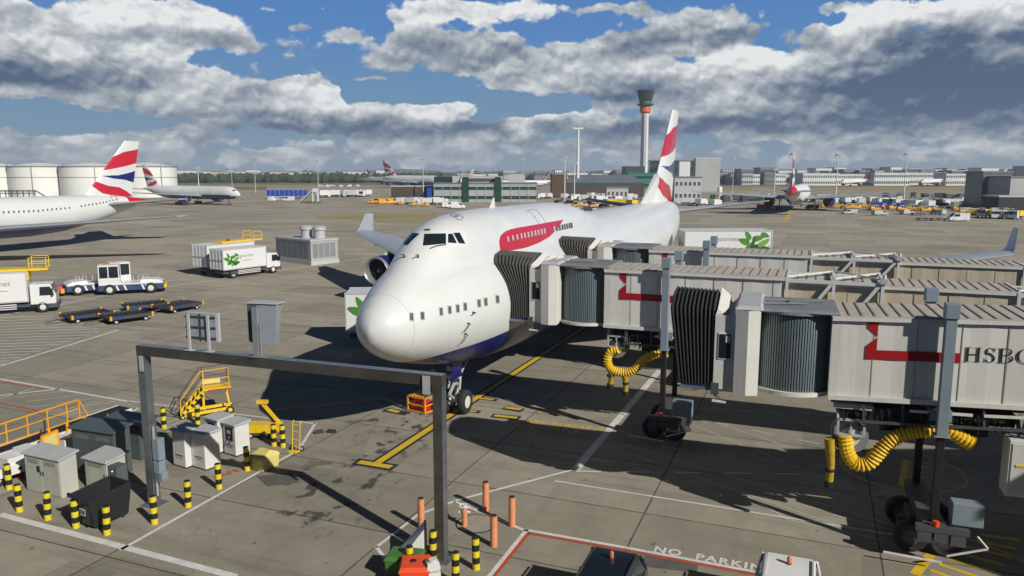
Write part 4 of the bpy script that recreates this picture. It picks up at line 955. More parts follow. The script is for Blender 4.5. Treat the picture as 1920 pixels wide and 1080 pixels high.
# ---------------------------------------------------------------- cabinets
def frame3(fl,fr_,br):     # ground frame from three bottom corners seen in the photo
    a,b_,c_=G(*fl),G(*fr_),G(*br); x=(b_-a); wv=x.length; x.normalize(); y=Vector((-x.y,x.x,0)); dp=(c_-b_).dot(y)
    return a,math.atan2(x.y,x.x),wv,abs(dp)
def hgt(base,top): p=G(*base); return D(top[0],top[1],p.y).z
def cabinet(label,fl,fr_,br,top,col,roof,doors=2,overh=.08,slope=.12,cat='cabinet',dep=None,extra=None):
    a,an,wv,dp=frame3(fl,fr_,br); dp=dep or dp; h=hgt(fl,top); t_=thing('equipment_cabinet',label,cat,a,an)
    b=B(col); b.add([(0,0,0),(wv,0,0),(wv,dp,0),(0,dp,0),(0,0,h),(wv,0,h),(wv,dp,h+slope),(0,dp,h+slope)],[(3,2,1,0),(4,5,6,7),(0,1,5,4),(1,2,6,5),(2,3,7,6),(3,0,4,7)]); b.done('body',t_,bev=.015)
    b=B(roof); o=overh; b.add([(-o,-o,h-.01),(wv+o,-o,h-.01),(wv+o,dp+o,h+slope),(-o,dp+o,h+slope),(-o,-o,h+.05),(wv+o,-o,h+.05),(wv+o,dp+o,h+slope+.07),(-o,dp+o,h+slope+.07)],[(3,2,1,0),(4,5,6,7),(0,1,5,4),(1,2,6,5),(2,3,7,6),(3,0,4,7)]); b.done('roof',t_,bev=.01)
    for k in range(doors):
        x0=.04+(wv-.08)*k/doors; x1=.04+(wv-.08)*(k+1)/doors
        d=B(col).box(x0+.01,x1-.01,-.022,-.002,.06,h-.05).done('door',t_,bev=.008)
        q=B('mid_grey')
        for kk in range(5): q.box(x0+.18,x1-.18,-.03,-.0225,h*.80+kk*.035,h*.80+kk*.035+.014)
        q.done('vent',d)
        q=B('dark_grey'); hx=x1-.08 if k==0 else x0+.05; q.box(hx,hx+.05,-.045,-.023,h*.52,h*.62); q.done('handle',d)
    if extra: extra(t_,wv,dp,h)
    return t_,wv,dp,h
def warn(t_,wv,dp,h):
    b=B('pale_yellow'); b.face([(wv*.66,-.026,h*.55),(wv*.78,-.026,h*.55),(wv*.72,-.026,h*.68)]); b.done('warning_triangle',t_)
    b=B('ink'); b.box(wv*.38,wv*.45,-.05,-.025,h*.6,h*.75); b.done('lock',t_)
cabinet('large pale grey double-door cabinet with a warning triangle',(51,919),(117,935),(146,921),(45,850),'cab_grey_green','light_grey',2,extra=warn)
def dbox(t_,wv,dp,h):
    b=B('cab_dark'); b.box(wv+.003,wv+.5,.05,.5,h*.15,h*.92); b.m('chrome').cyl((wv+.25,.05,h*.75),(wv+.25,.02,h*.75),.05); b.m('light_grey').box(wv-.02,wv+.04,-.02,.03,h*.6,h*1.1); b.done('meter_box',t_,bev=.01)
cabinet('small pale grey cabinet with a dark meter box on its side',(162,914),(203,925),(232,908),(157,859),'cab_grey_green','light_grey',1,extra=dbox,dep=.9)
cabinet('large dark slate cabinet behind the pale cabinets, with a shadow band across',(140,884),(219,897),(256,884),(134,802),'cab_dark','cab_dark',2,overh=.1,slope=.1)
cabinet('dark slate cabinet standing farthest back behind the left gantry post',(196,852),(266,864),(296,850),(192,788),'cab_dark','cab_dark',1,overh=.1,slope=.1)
def kiosk(label,l,c_,r_,top,panel=True):
    a,b_,d_=G(*l),G(*c_),G(*r_); x=(b_-a); wv=max(.5,x.length); x.normalize(); h=hgt(c_,top); an=math.atan2(x.y,x.x); dp=.72
    t_=thing('power_kiosk',label,'kiosk',a,an,'white power kiosks')
    b=B('kiosk_white'); b.box(0,wv,0,dp,.06,h); b.m('black').box(.03,wv-.03,.03,dp-.03,0,.06); b.done('body',t_,bev=.02)
    b=B('light_grey'); o=.07; b.add([(-o,-o,h+.003),(wv+o,-o,h+.003),(wv+o,dp+o,h+.003),(-o,dp+o,h+.003),(-o,-o,h+.07),(wv+o,-o,h+.07),(wv+o,dp+o,h+.13),(-o,dp+o,h+.13)],[(3,2,1,0),(4,5,6,7),(0,1,5,4),(1,2,6,5),(2,3,7,6),(3,0,4,7)]); b.done('roof',t_,bev=.01)
    if panel: b=B('black'); b.box(wv*.22,wv*.8,-.02,-.003,h*.52,h*.9); b.m('light_grey').box(wv*.35,wv*.65,-.028,-.022,h*.72,h*.84); b.m('mid_grey').cyl((wv*.5,-.05,h*.6),(wv*.5,-.02,h*.6),.05); b.m('black').tube([(wv*.5,-.06,h*.6),(wv*.62,-.12,h*.45),(wv*.75,-.06,h*.5)],.02,6); b.done('control_panel',t_)
    b=B('ink'); b.box(wv*.2,wv*.8,-.006,-.003,h*.33,h*.36); b.box(wv*.25,wv*.7,-.006,-.003,h*.27,h*.285); b.done('plate_text',t_)
kiosk('white power kiosk with sloping lid, farthest left behind another kiosk',(326,873),(349,880),(358,872),(349,813),False)
kiosk('white power kiosk nearest the camera, front of the group of four',(361,876),(386,884),(404,874),(386,817),False)
kiosk('white power kiosk at the back of the group, half hidden',(388,845),(411,852),(425,845),(411,790))
kiosk('white power kiosk rightmost of four, with a clear dark control panel',(421,851),(443,858),(458,850),(443,800))
a,an,wv,dp=frame3((468,881),(493,888),(520,870)); t_=thing('grit_box','pale yellow plastic grit box with a ridged lid beside the white kiosks','grit box',a+Vector((0,.1,0)),an)
b=B('pale_yellow'); b.box(0,.72,0,.85,0,.5,-.03,-.03); b.done('tub',t_,bev=.03); b=B('pale_yellow'); b.add([(-.06,-.06,.503),(.78,-.06,.503),(.78,.91,.503),(-.06,.91,.503),(0.0,.0,.60),(.72,.0,.60),(.66,.5,.78),(.06,.5,.78),(.72,.85,.62),(0,.85,.62)],[(3,2,1,0),(0,1,5,4),(4,5,6,7),(7,6,8,9),(2,3,9,8),(1,2,8,6,5),(3,0,4,7,9)]); b.done('lid',t_,bev=.02)
# black waste container
a,an,wv,dp=frame3((146,984),(180,996),(228,985)); 
t_=thing('waste_container','black open wheeled waste container among the bollards','container',a,an)
b=B('dark_bin' if 'dark_bin' in MATS else (mat('dark_bin',(.018,.02,.024),.45,var=.15) and 'dark_bin')); W_,D_=.95,1.25
o_=[(-.0,0,.12),(W_,0,.12),(W_,D_,.12),(0,D_,.12)]; tp=[(-.12,-.12,1.15),(W_+.12,-.12,1.15),(W_+.12,D_+.12,1.28),(-.12,D_+.12,1.28)]; ti=[(-.04,-.04,1.15),(W_+.04,-.04,1.15),(W_+.04,D_+.04,1.28),(-.04,D_+.04,1.28)]; bi=[(.06,.06,.2),(W_-.06,.06,.2),(W_-.06,D_-.06,.2),(.06,D_-.06,.2)]
b.loft([o_,tp,ti,bi]); b.box(-.16,W_+.16,-.2,-.121,1.05,1.19); b.box(.1,.2,-.1,-.0,.2,1.05); b.box(.7,.8,-.1,.0,.2,1.05); b.done('tub',t_,bev=.015)
b=B('kiosk_white'); b.face([(.28,-.058,.45),(.62,-.058,.45),(.62,-.07,.75),(.28,-.07,.75)]); b.m('navy_blue').box(.34,.42,-.085,-.072,.52,.66); b.box(.48,.56,-.085,-.072,.52,.66); b.done('sticker',t_)
for x,y in ((.12,.12),(.83,.12),(.12,1.1),(.83,1.1)): wheel(t_,x,y,.09,.09,.05,12,hub='mid_grey')
# ---------------------------------------------------------------- yellow steps
p=G(338,783); q=G(437,770); an=math.atan2((q-p).y,(q-p).x); t_=thing('access_steps','yellow wheeled maintenance steps with handrails and top platform','access steps',p,an)
L_=(q-p).length; b=B('yellow'); x1=L_*.45
for y in (-.38,.38):
    b.bar((.05,y,.15),(x1,y,1.30),.05,.16); b.bar((.0,y,.12),(L_,y,.30),.06,.09)
    b.bar((L_*.95,y,.2),(L_*.88,y,1.35),.05); b.bar((x1,y,.2),(x1,y,1.3),.05); b.bar((.3,y,.2),(L_*.9,y,.28),.05,.14)
b.done('frame',t_)
for k in range(5):
    u=(k+.6)/5.; B('yellow').box(.05+(x1-.05)*u-.12,.05+(x1-.05)*u+.1,-.36,.36,.15+1.15*u-.03,.15+1.15*u).done('step',t_)
    b=B('black'); b.cyl((.05+(x1-.05)*u-.05,-.42,.1+1.1*u),(.05+(x1-.05)*u-.05,-.405,.1+1.1*u),.07); b.done('reflector',t_)
b=B('yellow'); b.box(x1-.05,L_*.97,-.45,.45,1.30,1.40); b.m('red').box(x1+.2,L_*.972,-.462,-.452,1.29,1.35); b.m('pale_yellow').box(x1,L_*.8,.38,.42,1.45,1.7); b.done('platform',t_,bev=.01)
for y in (-.42,.42):
    b=B('yellow' if y<0 else 'maroon'); b.tube([(.02,y,.2),(.02,y,.95),(x1*.9,y,2.3),(L_*.93,y,2.38),(L_*.93,y,1.4)],.025,6); b.tube([(.12,y,.6),(x1,y,1.85),(L_*.93,y,1.9)],.02,6); b.bar((x1,y,1.4),(x1,y,2.3),.04); b.done('handrail',t_)
b=B('rubber'); b.done
wheel(t_,L_*.93,-.42,.2,.2,.1,16,hub='yellow'); wheel(t_,L_*.93,.42,.2,.2,.1,16,hub='yellow'); wheel(t_,.1,-.4,.1,.1,.08,12); wheel(t_,.1,.4,.1,.1,.08,12)
b=B('black'); b.tube([(-.1,0,.1),(-.45,0,.35),(-.75,0,.6),(-.6,0,.2)],.025,6); b.done('tow_bar',t_)
# hoist cart
p=G(463,822); q=G(532,826); an=math.atan2((q-p).y,(q-p).x)+.1; t_=thing('hoist_cart','low yellow cart with a folded jib arm beside the white kiosks','cart',p,an)
b=B('yellow'); b.box(0,1.45,-.1,.65,.28,.62); b.box(.45,.95,-.12,.0,.3,.66); b.m('dark_grey').box(.0,1.4,-.05,.6,.14,.28); b.m('red').box(1.3,1.5,-.14,-.11,.35,.42); b.done('body',t_,bev=.02)
b=B('yellow'); b.bar((1.35,.5,.6),(.5,.5,1.62),.1,.14); b.m('black').bar((1.2,.5,.55),(.45,.5,1.4),.06,.1); b.m('yellow').box(.35,.85,.4,.6,1.5,1.66); b.done('jib_arm',t_)
for x in (.2,1.2): wheel(t_,x,-.05,.15,.15,.1,16); wheel(t_,x,.6,.15,.15,.1,16)
# hand trolley
t_=thing('hand_trolley','small yellow tubular hand trolley between the bollards and the white line','trolley',G(548,845),R(-20))
b=B('yellow'); 
for x in (0,.38): b.tube([(x,0,.05),(x,.12,1.25),(x,.2,1.32)],.02,6)
for z in (.2,.5,.85,1.15): b.bar((0,.02+z*.09,z),(.38,.02+z*.09,z),.03)
b.box(-.02,.4,-.3,.02,.02,.05); b.done('frame',t_); wheel(t_,-.05,.1,.12,.12,.06,14); wheel(t_,.43,.1,.12,.12,.06,14)
for i,(q,l) in enumerate((((598,812),'left one of the pair of black rubber chocks by the white line'),((622,811),'right one of the pair of black rubber chocks by the white line'))):
    b=B('rubber'); b.box(-.22,.22,-.1,.1,.0,.16,.03,.08); o=tag(b.done('wheel_chock'),l,'chock','wheel chocks'); o.location=G(*q); o.rotation_euler=(0,0,.5-i*.7)
# chock cage
p=G(765,770); q=G(797,777); an=math.atan2((q-p).y,(q-p).x); t_=thing('chock_cage','orange yellow slatted cage by the nose wheel, holding chocks','cage',p,an); Wc,Dc,Hc=(q-p).length,.85,.82
b=B('orange_yellow')
for x in (0,Wc): 
    for y in (0,Dc): b.bar((x,y,.02),(x,y,Hc),.07)
for z in (.06,Hc-.04,.4):
    b.bar((0,0,z),(Wc,0,z),.06); b.bar((0,Dc,z),(Wc,Dc,z),.06); b.bar((0,0,z),(0,Dc,z),.06); b.bar((Wc,0,z),(Wc,Dc,z),.06)
b.done('frame',t_); b=B('orange_yellow')
for k in range(5): b.box(.0+Wc*k/5+.02,Wc*k/5+.1,-.02,Dc+.02,Hc+.003,Hc+.05)
b.done('slatted_top',t_)
b=B('red'); b.box(.1,Wc-.1,.1,Dc-.1,.08,.3,.02,.02); b.box(.15,Wc-.2,.2,Dc-.2,.42,.62,.05,.05); o=tag(b.done('chock_pile'),'red wheel chocks lying inside the orange cage','chock'); o.location=p; o.rotation_euler=(0,0,an)
b=B('duct_yellow'); b.tube([G(742,757),G(720,748),G(690,752),G(640,757),G(590,763),G(530,768),G(515,770)],.05,6); tag(b.done('ground_cable'),'yellow cable lying on the concrete in the shadow of the nose','cable')
# ---------------------------------------------------------------- belt loader at the left edge
e0=D(-70,880,27.6); e1=D(243,771,33.8); p=Vector((e0.x,e0.y,0)); dv=(e1-e0); an=math.atan2(dv.y,dv.x); LL=math.hypot(dv.x,dv.y)
t_=thing('belt_loader','white and orange belt loader with a long conveyor at the left edge','belt loader',p,an)
def off(u,v,z): return Vector((LL*u,v,e0.z+(e1.z-e0.z)*u+z))
b=B('black'); b.loft([[off(0,-.1,.1),off(0,.75,.1),off(0,.75,.16),off(0,-.1,.16)],[off(1,-.1,.1),off(1,.75,.1),off(1,.75,.16),off(1,-.1,.16)]]); b.done('belt',t_)
b=B('kiosk_white')
for v in (-.2,.78): b.loft([[off(0,v,-.05),off(0,v+.08,-.05),off(0,v+.08,.17),off(0,v,.17)],[off(1,v,-.05),off(1,v+.08,-.05),off(1,v+.08,.17),off(1,v,.17)]])
b.m('light_grey').loft([[off(0,-.25,-.2),off(0,-.15,-.2),off(0,-.15,-.1),off(0,-.25,-.1)],[off(.9,-.25,-.2),off(.9,-.15,-.2),off(.9,-.15,-.1),off(.9,-.25,-.1)]])
b.bar(off(.98,-.25,.0),off(1.03,-.3,.12),.05); b.bar(off(1.03,-.3,.12),off(1.03,.85,.12),.05); b.done('side_rail',t_)
b=B('orange_yellow')
for u in (.3,.42,.54,.66,.74): b.bar(off(u,.85,.17),off(u,.85,1.0),.05)
for u in (.45,.56,.67): b.bar(off(u,-.28,0),off(u,-.28,.58),.1,.05)
b.bar(off(.1,.85,1.0),off(.74,.85,1.0),.05); b.bar(off(.1,.85,.6),off(.74,.85,.6),.04); b.bar(off(.30,-.28,.52),off(.67,-.28,.58),.045); b.bar(off(.74,.85,1.0),off(.79,.85,.17),.05)
for u in (.72,.82,.9): b.bar(off(u,-.28,0),off(u,-.28,.32),.045)
b.bar(off(.12,-.28,.5),off(.12,-.28,-.1),.06); b.bar(off(.0,-.28,.5),off(.3,-.28,.52),.045); b.done('guard_rail',t_)
b=B('orange_yellow'); q0=off(.315,0,0); q1=off(.45,0,0); ya,yb=-.95,-.82; z0_,z1_=q0.z-.45,q1.z+.62
b.add([(q0.x,ya,z0_),(q1.x,ya,z0_),(q1.x,ya,z1_),(q0.x+.3,ya,z1_-.08),(q0.x,yb,z0_),(q1.x,yb,z0_),(q1.x,yb,z1_),(q0.x+.3,yb,z1_-.08)],[(0,1,2,3),(7,6,5,4),(0,4,5,1),(1,5,6,2),(2,6,7,3),(3,7,4,0)]); b.m('pale_yellow').face([(q0.x+.24,ya-.006,z1_-.62),(q1.x-.08,ya-.006,z1_-.6),(q1.x-.08,ya-.006,z1_-.1),(q0.x+.36,ya-.006,z1_-.16)]); b.m('rubber').cyl((q1.x-.35,ya-.02,z0_+.02),(q1.x-.35,yb,z0_+.02),.3,n=20); b.done('operator_guard',t_)
x0=LL*.22; b=B('truck_white'); b.box(x0,x0+.8,-1.15,-.3,.5,1.16,.12,.05); b.box(x0+1.75,x0+2.6,-1.05,-.25,.55,1.08,.05,.05); b.box(x0-2.0,x0+.4,-1.2,-1.1,.36,.72); b.box(x0-.5,x0+.1,-1.1,-.3,.5,1.0); b.m('navy_blue').box(x0+.3,x0+.62,-1.145,-1.12,.98,1.12); b.m('dark_grey').box(x0-2.0,x0+2.8,-1.0,.9,.3,.54); b.m('ink').box(x0-.2,x0-.05,-1.205,-1.2,.48,.6); b.done('chassis',t_,bev=.03)
for x in (-.9,1.35,2.35): wheel(t_,x0+x,-.95,.3,.3,.22,20); wheel(t_,x0+x,.8,.3,.3,.22,20)
b=B('far_dark'); b.bar((x0+1.35,-.5,.6),(x0+1.35,-.5,1.95),.06); b.bar((x0+1.15,-.5,.6),(x0+1.2,-.5,1.6),.05); b.tube([(x0+1.0,-.6,1.0),(x0+1.2,-.75,1.25),(x0+1.35,-.7,.8)],.04,6); b.done('strut',t_)
# ---------------------------------------------------------------- bins and panel at the bottom
t_=thing('waste_bin','green plastic bin lid half hidden behind the orange red bin','bin',G(722,1080),R(-10)); p0=G(718,1078)
b=B('bin_green'); b.box(0,.95,0,.7,0,.62,-.04,-.04); b.done('tub',t_,bev=.03); b=B('bin_green'); b.box(-.08,1.03,-.08,.78,.623,.74,.08,.08); b.done('lid',t_,bev=.03)
t_.location=G(724,1088)
t_=thing('waste_bin','orange red plastic bin with a round hole in its lid at the bottom edge','bin',G(752,1118),R(3))
b=B('bin_red'); b.box(0,.78,0,.75,0,.72,-.04,-.04); b.done('tub',t_,bev=.03); b=B('bin_red'); b.box(-.07,.85,-.07,.82,.723,.86,.07,.07); b.m('black').lathe([(.11,.862),(.1,.87),(.01,.87)],(.33,.4,0),'z',20); b.done('lid',t_,bev=.02)
t_=thing('sloping_panel','grey white wedge-shaped sheet metal shield beside a bollard','panel',G(752,1062),R(8))
b=B('kiosk_white'); b.add([(0,0,.25),(.72,.0,.05),(.72,.0,1.15),(0,.5,.4),(.0,.5,.25),(.72,.55,.05),(.72,.55,1.15)],[(0,1,2,3),(1,5,6,2),(0,3,4),(4,3,2,6),(0,4,5,1),(4,6,5)]); b.m('black').box(.722,.80,.0,.55,.03,1.2); b.done('shield',t_)
t_=thing('floodlight_stack','small white folded floodlight on a stand at the foot of the gantry post','floodlight',G(812,1112),R(20))
b=B('kiosk_white'); b.box(-.2,.2,-.12,.12,.72,.98,.03,.0); b.box(-.16,.2,-.16,.1,.55,.68); b.bar((-.2,-.1,.5),(.25,.1,.7),.05); b.cyl((0,0,.95),(0,0,1.05),.12); b.done('lamp_head',t_,bev=.01)
b=B('dark_grey'); b.cyl((0,0,0),(0,0,.56),.05); b.bar((-.3,0,.03),(.3,0,.03),.05); b.bar((0,-.3,.03),(0,.3,.03),.05); b.done('stand',t_)
# ---------------------------------------------------------------- two cars at the bottom edge
def car(label,loc,rz,paint,glass='glass_dark',suv=True):
    t_=thing('parked_car',label,'car',loc,rz)
    # x = length (front +x), y = width
    rings=[]
    prof=[(-2.25,.55,.95,.78),(-2.2,.35,1.05,.86),(-1.6,.3,1.08,.9),(1.0,.3,1.02,.9),(1.9,.33,.92,.88),(2.25,.4,.78,.8),(2.32,.45,.65,.7)]
    b=B(paint)
    for x,z0,z1,hw in prof: rings.append([(x,-hw,z0),(x,hw,z0),(x,hw*1.02,(z0+z1)/2),(x,hw*.95,z1),(x,-hw*.95,z1),(x,-hw*1.02,(z0+z1)/2)])
    b.loft(rings); b.done('body',t_,smooth=35,bev=.03)
    b=B(glass); b.loft([[(-2.15,-.8,1.03),(1.05,-.82,1.0),(1.05,.82,1.0),(-2.15,.8,1.03)],[(-1.85,-.66,1.48),(.3,-.66,1.5),(.3,.66,1.5),(-1.85,.66,1.48)]]); b.done('glasshouse',t_,bev=.04)
    b=B(paint); b.loft([[(-1.95,-.68,1.475),(.36,-.69,1.5),(.36,.69,1.5),(-1.95,.68,1.475)],[(-1.85,-.58,1.56),(.2,-.6,1.58),(.2,.6,1.58),(-1.85,.58,1.56)]])
    for y in (-.7,.7):
        b.bar((.36,y*.98,1.5),(1.05,y*1.16,1.01),.07); b.bar((-.75,y*.98,1.49),(-.75,y*1.15,1.02),.07); b.bar((-1.9,y*.98,1.49),(-2.12,y*1.12,1.03),.08)
    b.done('roof',t_,smooth=35,bev=.02)
    b=B('rubber' if paint!='truck_white' else 'light_grey')
    for y in (-.6,.6): b.bar((-1.7,y,1.6),(.1,y,1.62),.035)
    b.done('roof_rail',t_)
    for y in (-1,1):
        b=B(paint); b.box(.55,.72,min(y*.93,y*1.13),max(y*.93,y*1.13),1.0,1.16,.02,.02); b.done('wing_mirror',t_,bev=.02)
        b=B('chrome'); b.box(2.0,2.3,min(y*.5,y*.8),max(y*.5,y*.8),.68,.84,.04,.02); b.done('headlight',t_,bev=.02)
    b=B('dark_grey'); b.lathe([(.07,1.565),(.07,1.60)],(-1.35,0,0),n=14); bc=b.done('beacon_base',t_); b=B('tower_orange'); b.lathe([(.06,1.603),(.062,1.74),(.03,1.78)],(-1.35,0,0),n=14); b.done('beacon',bc,smooth=40)
    for x in (-1.4,1.45):
        for y in (-.8,.8): wheel(t_,x,y,.34,.34,.22,20)
    return t_
pc=G(1122,1092,1.58); car('dark navy car with an orange roof beacon at the bottom edge',(pc.x,pc.y,0),R(68.3+180),'car_dark')
pc=G(1476,1104,1.58); car('white car with an orange roof beacon at the bottom edge',(pc.x,pc.y,0),R(68.3+180),'truck_white')
# ---------------------------------------------------------------- other airliners
def jet(name,label,nose,aft,d,colf=flagcol,group=None,detail=1):
    rz=math.atan2(aft[1],aft[0]); t_=thing(name,label,'airliner',(nose[0],nose[1],0),rz,group)
    L,r,zc=d['L'],d['r'],d['zc']; nr=40 if detail>1 else 20
    st=[(0,0.03,-.35),(.01,.26,-.28),(.03,.55,-.15),(.06,.82,-.06),(.10,.97,0),(.14,1,0),(.68,1,0),(.76,.93,.07),(.84,.74,.24),(.91,.48,.42),(.97,.2,.52),(1,.06,.55)]
    if detail>1:
        s2=[]
        for a,b_ in zip(st,st[1:]): s2+= [tuple(p_+(q_-p_)*k/3 for p_,q_ in zip(a,b_)) for k in range(3)]
        st=s2+[st[-1]]
    b=B('white_paint' if detail>1 else 'far_white'); rings=[[(u*L,r*k*math.cos(2*pi*i/nr),zc+r*o_+r*k*math.sin(2*pi*i/nr)*d.get('tall',1)) for i in range(nr)] for u,k,o_ in st]
    b.loft(rings); 
    if d.get('blue',1):
        b.m('livery_blue'); ki=b.c; n_=0
        for fi,f in enumerate(b.f):
            if len(f)==4:
                m_=sum((Vector(b.v[i]) for i in f),Vector())/4
                if m_.z<zc-r*.42 and m_.x<L*.86 and m_.x>L*.04: b.k[fi]=ki
    fus=b.done('fuselage',t_,smooth=50)
    for s_ in (1,-1):
        w_=d['w']; wg=wingmesh(B('wing_grey' if detail>1 else 'far_wing'),[(s_*y,x,c_,z,.11) for y,x,c_,z in w_],tmul=.5).done('wing',t_,smooth=40)
        for (x,y,z,er,el) in d['e']: engine(t_,x,s_*y,z,er,el,d.get('ecol','livery_blue'),n=20 if detail<2 else 28,pyl=er+.6)
        wingmesh(B('wing_grey' if detail>1 else 'far_wing'),[(s_*y,x,c_,z,.1) for y,x,c_,z in d['t']]).done('tailplane',t_,smooth=40)
        for gx in (d['g'][1],):
            g_=B('light_grey'); g_.cyl((gx,s_*d['g'][2],.6),(gx,s_*d['g'][2],zc-r*.6),.2,n=8); g_=g_.done('main_gear',t_)
            for q in ((-1.45,0,1.45) if detail>1 else (-.7,.7)):
                for w2 in (-.6,.6): wheel(g_,gx+q,s_*d['g'][2]+w2,.62,.62,.45,12)
    g_=B('light_grey'); g_.cyl((d['g'][0],0,.5),(d['g'][0],0,zc-r*.8),.14,n=8); g_=g_.done('nose_gear',t_); wheel(g_,d['g'][0],-.35,.5,.5,.3,12); wheel(g_,d['g'][0],.35,.5,.5,.3,12)
    f=d['f']; finmesh(t_,*f,N=170 if detail>1 else 40,K=64 if detail>1 else 16,colf=colf)
    if detail>0 or 1:
        b=B('glass_dark'); u=.028*L
        for s_ in (1,-1): b.add([(u,s_*r*.1,zc+r*.33),(u*1.35,s_*r*.55,zc+r*.30),(u*1.6,s_*r*.56,zc+r*.48),(u*1.25,s_*r*.12,zc+r*.55)],[(0,1,2,3)])
        b.done('cockpit_window',t_)
    return t_
mat('far_wing',(.36,.38,.41),.5,var=.08)
D777=dict(L=73.9,r=3.1,zc=5.3,w=[(1.5,23.5,16.5,3.7),(10,30.2,10,4.3),(32.4,48.5,2.2,6.1)],e=[(25.5,9.6,2.75,1.95,6)],t=[(.8,62.5,8.2,6.6),(10.8,70.2,2.8,7.5)],f=(60.5,70.3,7.9,69.6,72.8,17.7),g=(5.9,37,5.5))
D767=dict(L=54.9,r=2.5,zc=4.7,w=[(1.5,17.5,12,3.4),(8,22,8,3.9),(23.8,34.,2.2,5.1)],e=[(18.5,7.9,2.3,1.45,5)],t=[(.6,46.5,6.2,5.6),(9.3,52,2.2,6.2)],f=(44.5,52.6,6.8,52.2,55,15.6),g=(6,28.5,4.6))
D380=dict(L=72.7,r=3.6,zc=6.3,tall=1.18,w=[(2,22,18,4.5),(14,34,11,5.6),(39.8,53,4,7.8)],e=[(24,14.9,3.2,1.7,5.5),(34,25.7,4,1.7,5.5)],t=[(1,60,10,8.2),(15.2,69.5,4,9.4)],f=(53,67.5,10,67.8,72,24.1),g=(7,36,6))
j=jet('airliner','white twin-engined airliner cut off by the left edge, tail before the storage tanks',(-94.4,72.3),(SH,CH),D777,detail=2)
for k in range(30):
    x=43+k*.78
    if 55.5<x<57.3: continue
    b=B('window_grey'); zc=5.3; h=.95; y=-math.sqrt(max(0,(3.1*interp([(50,1),(56,.93),(62,.74),(67,.48)],x)[0])**2-(h-.0)**2))-.02; o_=interp([(50,0),(56,.22),(62,.74),(67,1.3)],x)[0]
    b.box(x,x+.24,y-.02,y+.02,zc+h-.17+o_,zc+h+.19+o_); b.done('cabin_window',j)
for x in (40.6,65.0):
    k_=interp([(50,1),(56,.93),(62,.74),(67,.48)],x)[0]; y=-3.1*k_*.93-.03; o_=interp([(50,0),(56,.22),(62,.74),(67,1.3)],x)[0]
    b=B('mid_grey'); 
    for a_,c_ in (((x,.0),(x,1.9)),((x+1.1,.0),(x+1.1,1.9)),((x,1.9),(x+1.1,1.9)),((x,.0),(x+1.1,.0))): b.bar((a_[0],y-(.0 if a_[1]<1 else -.6)*1,5.3+a_[1]+o_),(c_[0],y-(.0 if c_[1]<1 else -.6),5.3+c_[1]+o_),.05)
    b.done('door_outline',j)
b=B('marque_red'); b.loft([[(x,-rr_*math.sin(a_),5.3+zz+rr_*math.cos(a_)) for a_ in [2*pi*i/20 for i in range(20)]] for x,rr_,zz in ((68.6,1.25,1.45),(70.5,.85,1.6),(73.9,.2,1.72))]); b.done('tail_cone_band',j,smooth=40)
jet('airliner','white twin-engined airliner side-on with blue engines, in front of the storage tanks',(-103,290),(-50,26),D767)
jr=jet('airliner','twin-engined airliner seen from behind with its red-ended tail cone, right of the jumbo',(109,287),(-.395,-.92),D777)
b=B('marque_red'); b.lathe([(.3,73.95),(1.15,71.5),(1.5,69)],(0,0,6.9),'x',20); b.done('tail_cone_band',jr,smooth=40)
jet('airliner','huge double-deck white airliner far away on the taxiway, nose to the right',(-59,640),(-.78,.62),D380)
jet('airliner','airliner showing only its tail just left of the distant double-deck airliner',(-118,850),(-40,39),D777)
def striped(a,h): return 'marque_red' if int(h*9)%2 else 'white_paint'
def dstriped(a,h): return 'maroon' if int(h*9)%2 else 'mid_grey'
def maroonf(a,h): return 'maroon' if h>.0 else 'white_paint'
def redf(a,h): return 'marque_red' if (h>.25+.4*a or h>.8) else 'white_paint'
jet('airliner','distant airliner with a red and white striped tail above the green-columned building',(-62,643),(.5,.86),D767,striped)
jet('airliner','grey distant airliner with a dark striped tail left of the brick block',(-14,563),(.82,.5),D767,dstriped)
jet('airliner','distant airliner with a maroon tail, left one of three by the white pier',(311,724),(.75,.66),dict(D767,blue=0,ecol='engine_grey'),maroonf)
jet('airliner','distant airliner with a maroon tail and grey body, middle of three by the white pier',(386,724),(.75,.66),dict(D767,blue=0,ecol='engine_grey'),maroonf)
jet('airliner','distant airliner with a bright red swept tail at the far right',(489,856),(.8,.6),dict(D777,blue=0,ecol='engine_grey'),redf)
jet('airliner','distant airliner with a maroon tail in front of the grey hangar',(148,724),(.75,.66),dict(D767,blue=0,ecol='engine_grey'),maroonf)
# ---------------------------------------------------------------- catering trucks
mat('leaf_pale',(.16,.34,.04),.5,var=.2,scale=2)
def leafs(bb,x,z,k,y,nx=-1):
    for (cx,cz,a,l,w2,mt) in ((0,0,50,.9,.26,'leaf'),(.5,.55,10,.8,.24,'leaf'),(-.2,.75,120,.7,.2,'leaf'),(.55,-.2,-35,.85,.3,'leaf_dark'),(-.45,.35,160,.8,.26,'leaf'),(.15,.2,75,1.0,.12,'leaf_dark'),(.9,.25,35,.9,.24,'leaf_pale'),(.95,.75,-20,.6,.2,'leaf'),(1.0,-.15,5,.7,.2,'leaf_dark'),(.3,-.35,-80,.5,.18,'leaf_pale')):
        pts=[]; ar=R(a)
        for i in range(16):
            t=2*pi*i/16; u=math.cos(t)*l/2; v=math.sin(t)*w2*.78*(1-.45*math.cos(t)); pts.append((x+k*(cx+u*math.cos(ar)-v*math.sin(ar)),y,z+k*(cz+u*math.sin(ar)+v*math.cos(ar))))
        bb.m(mt).face(pts); y-=.003
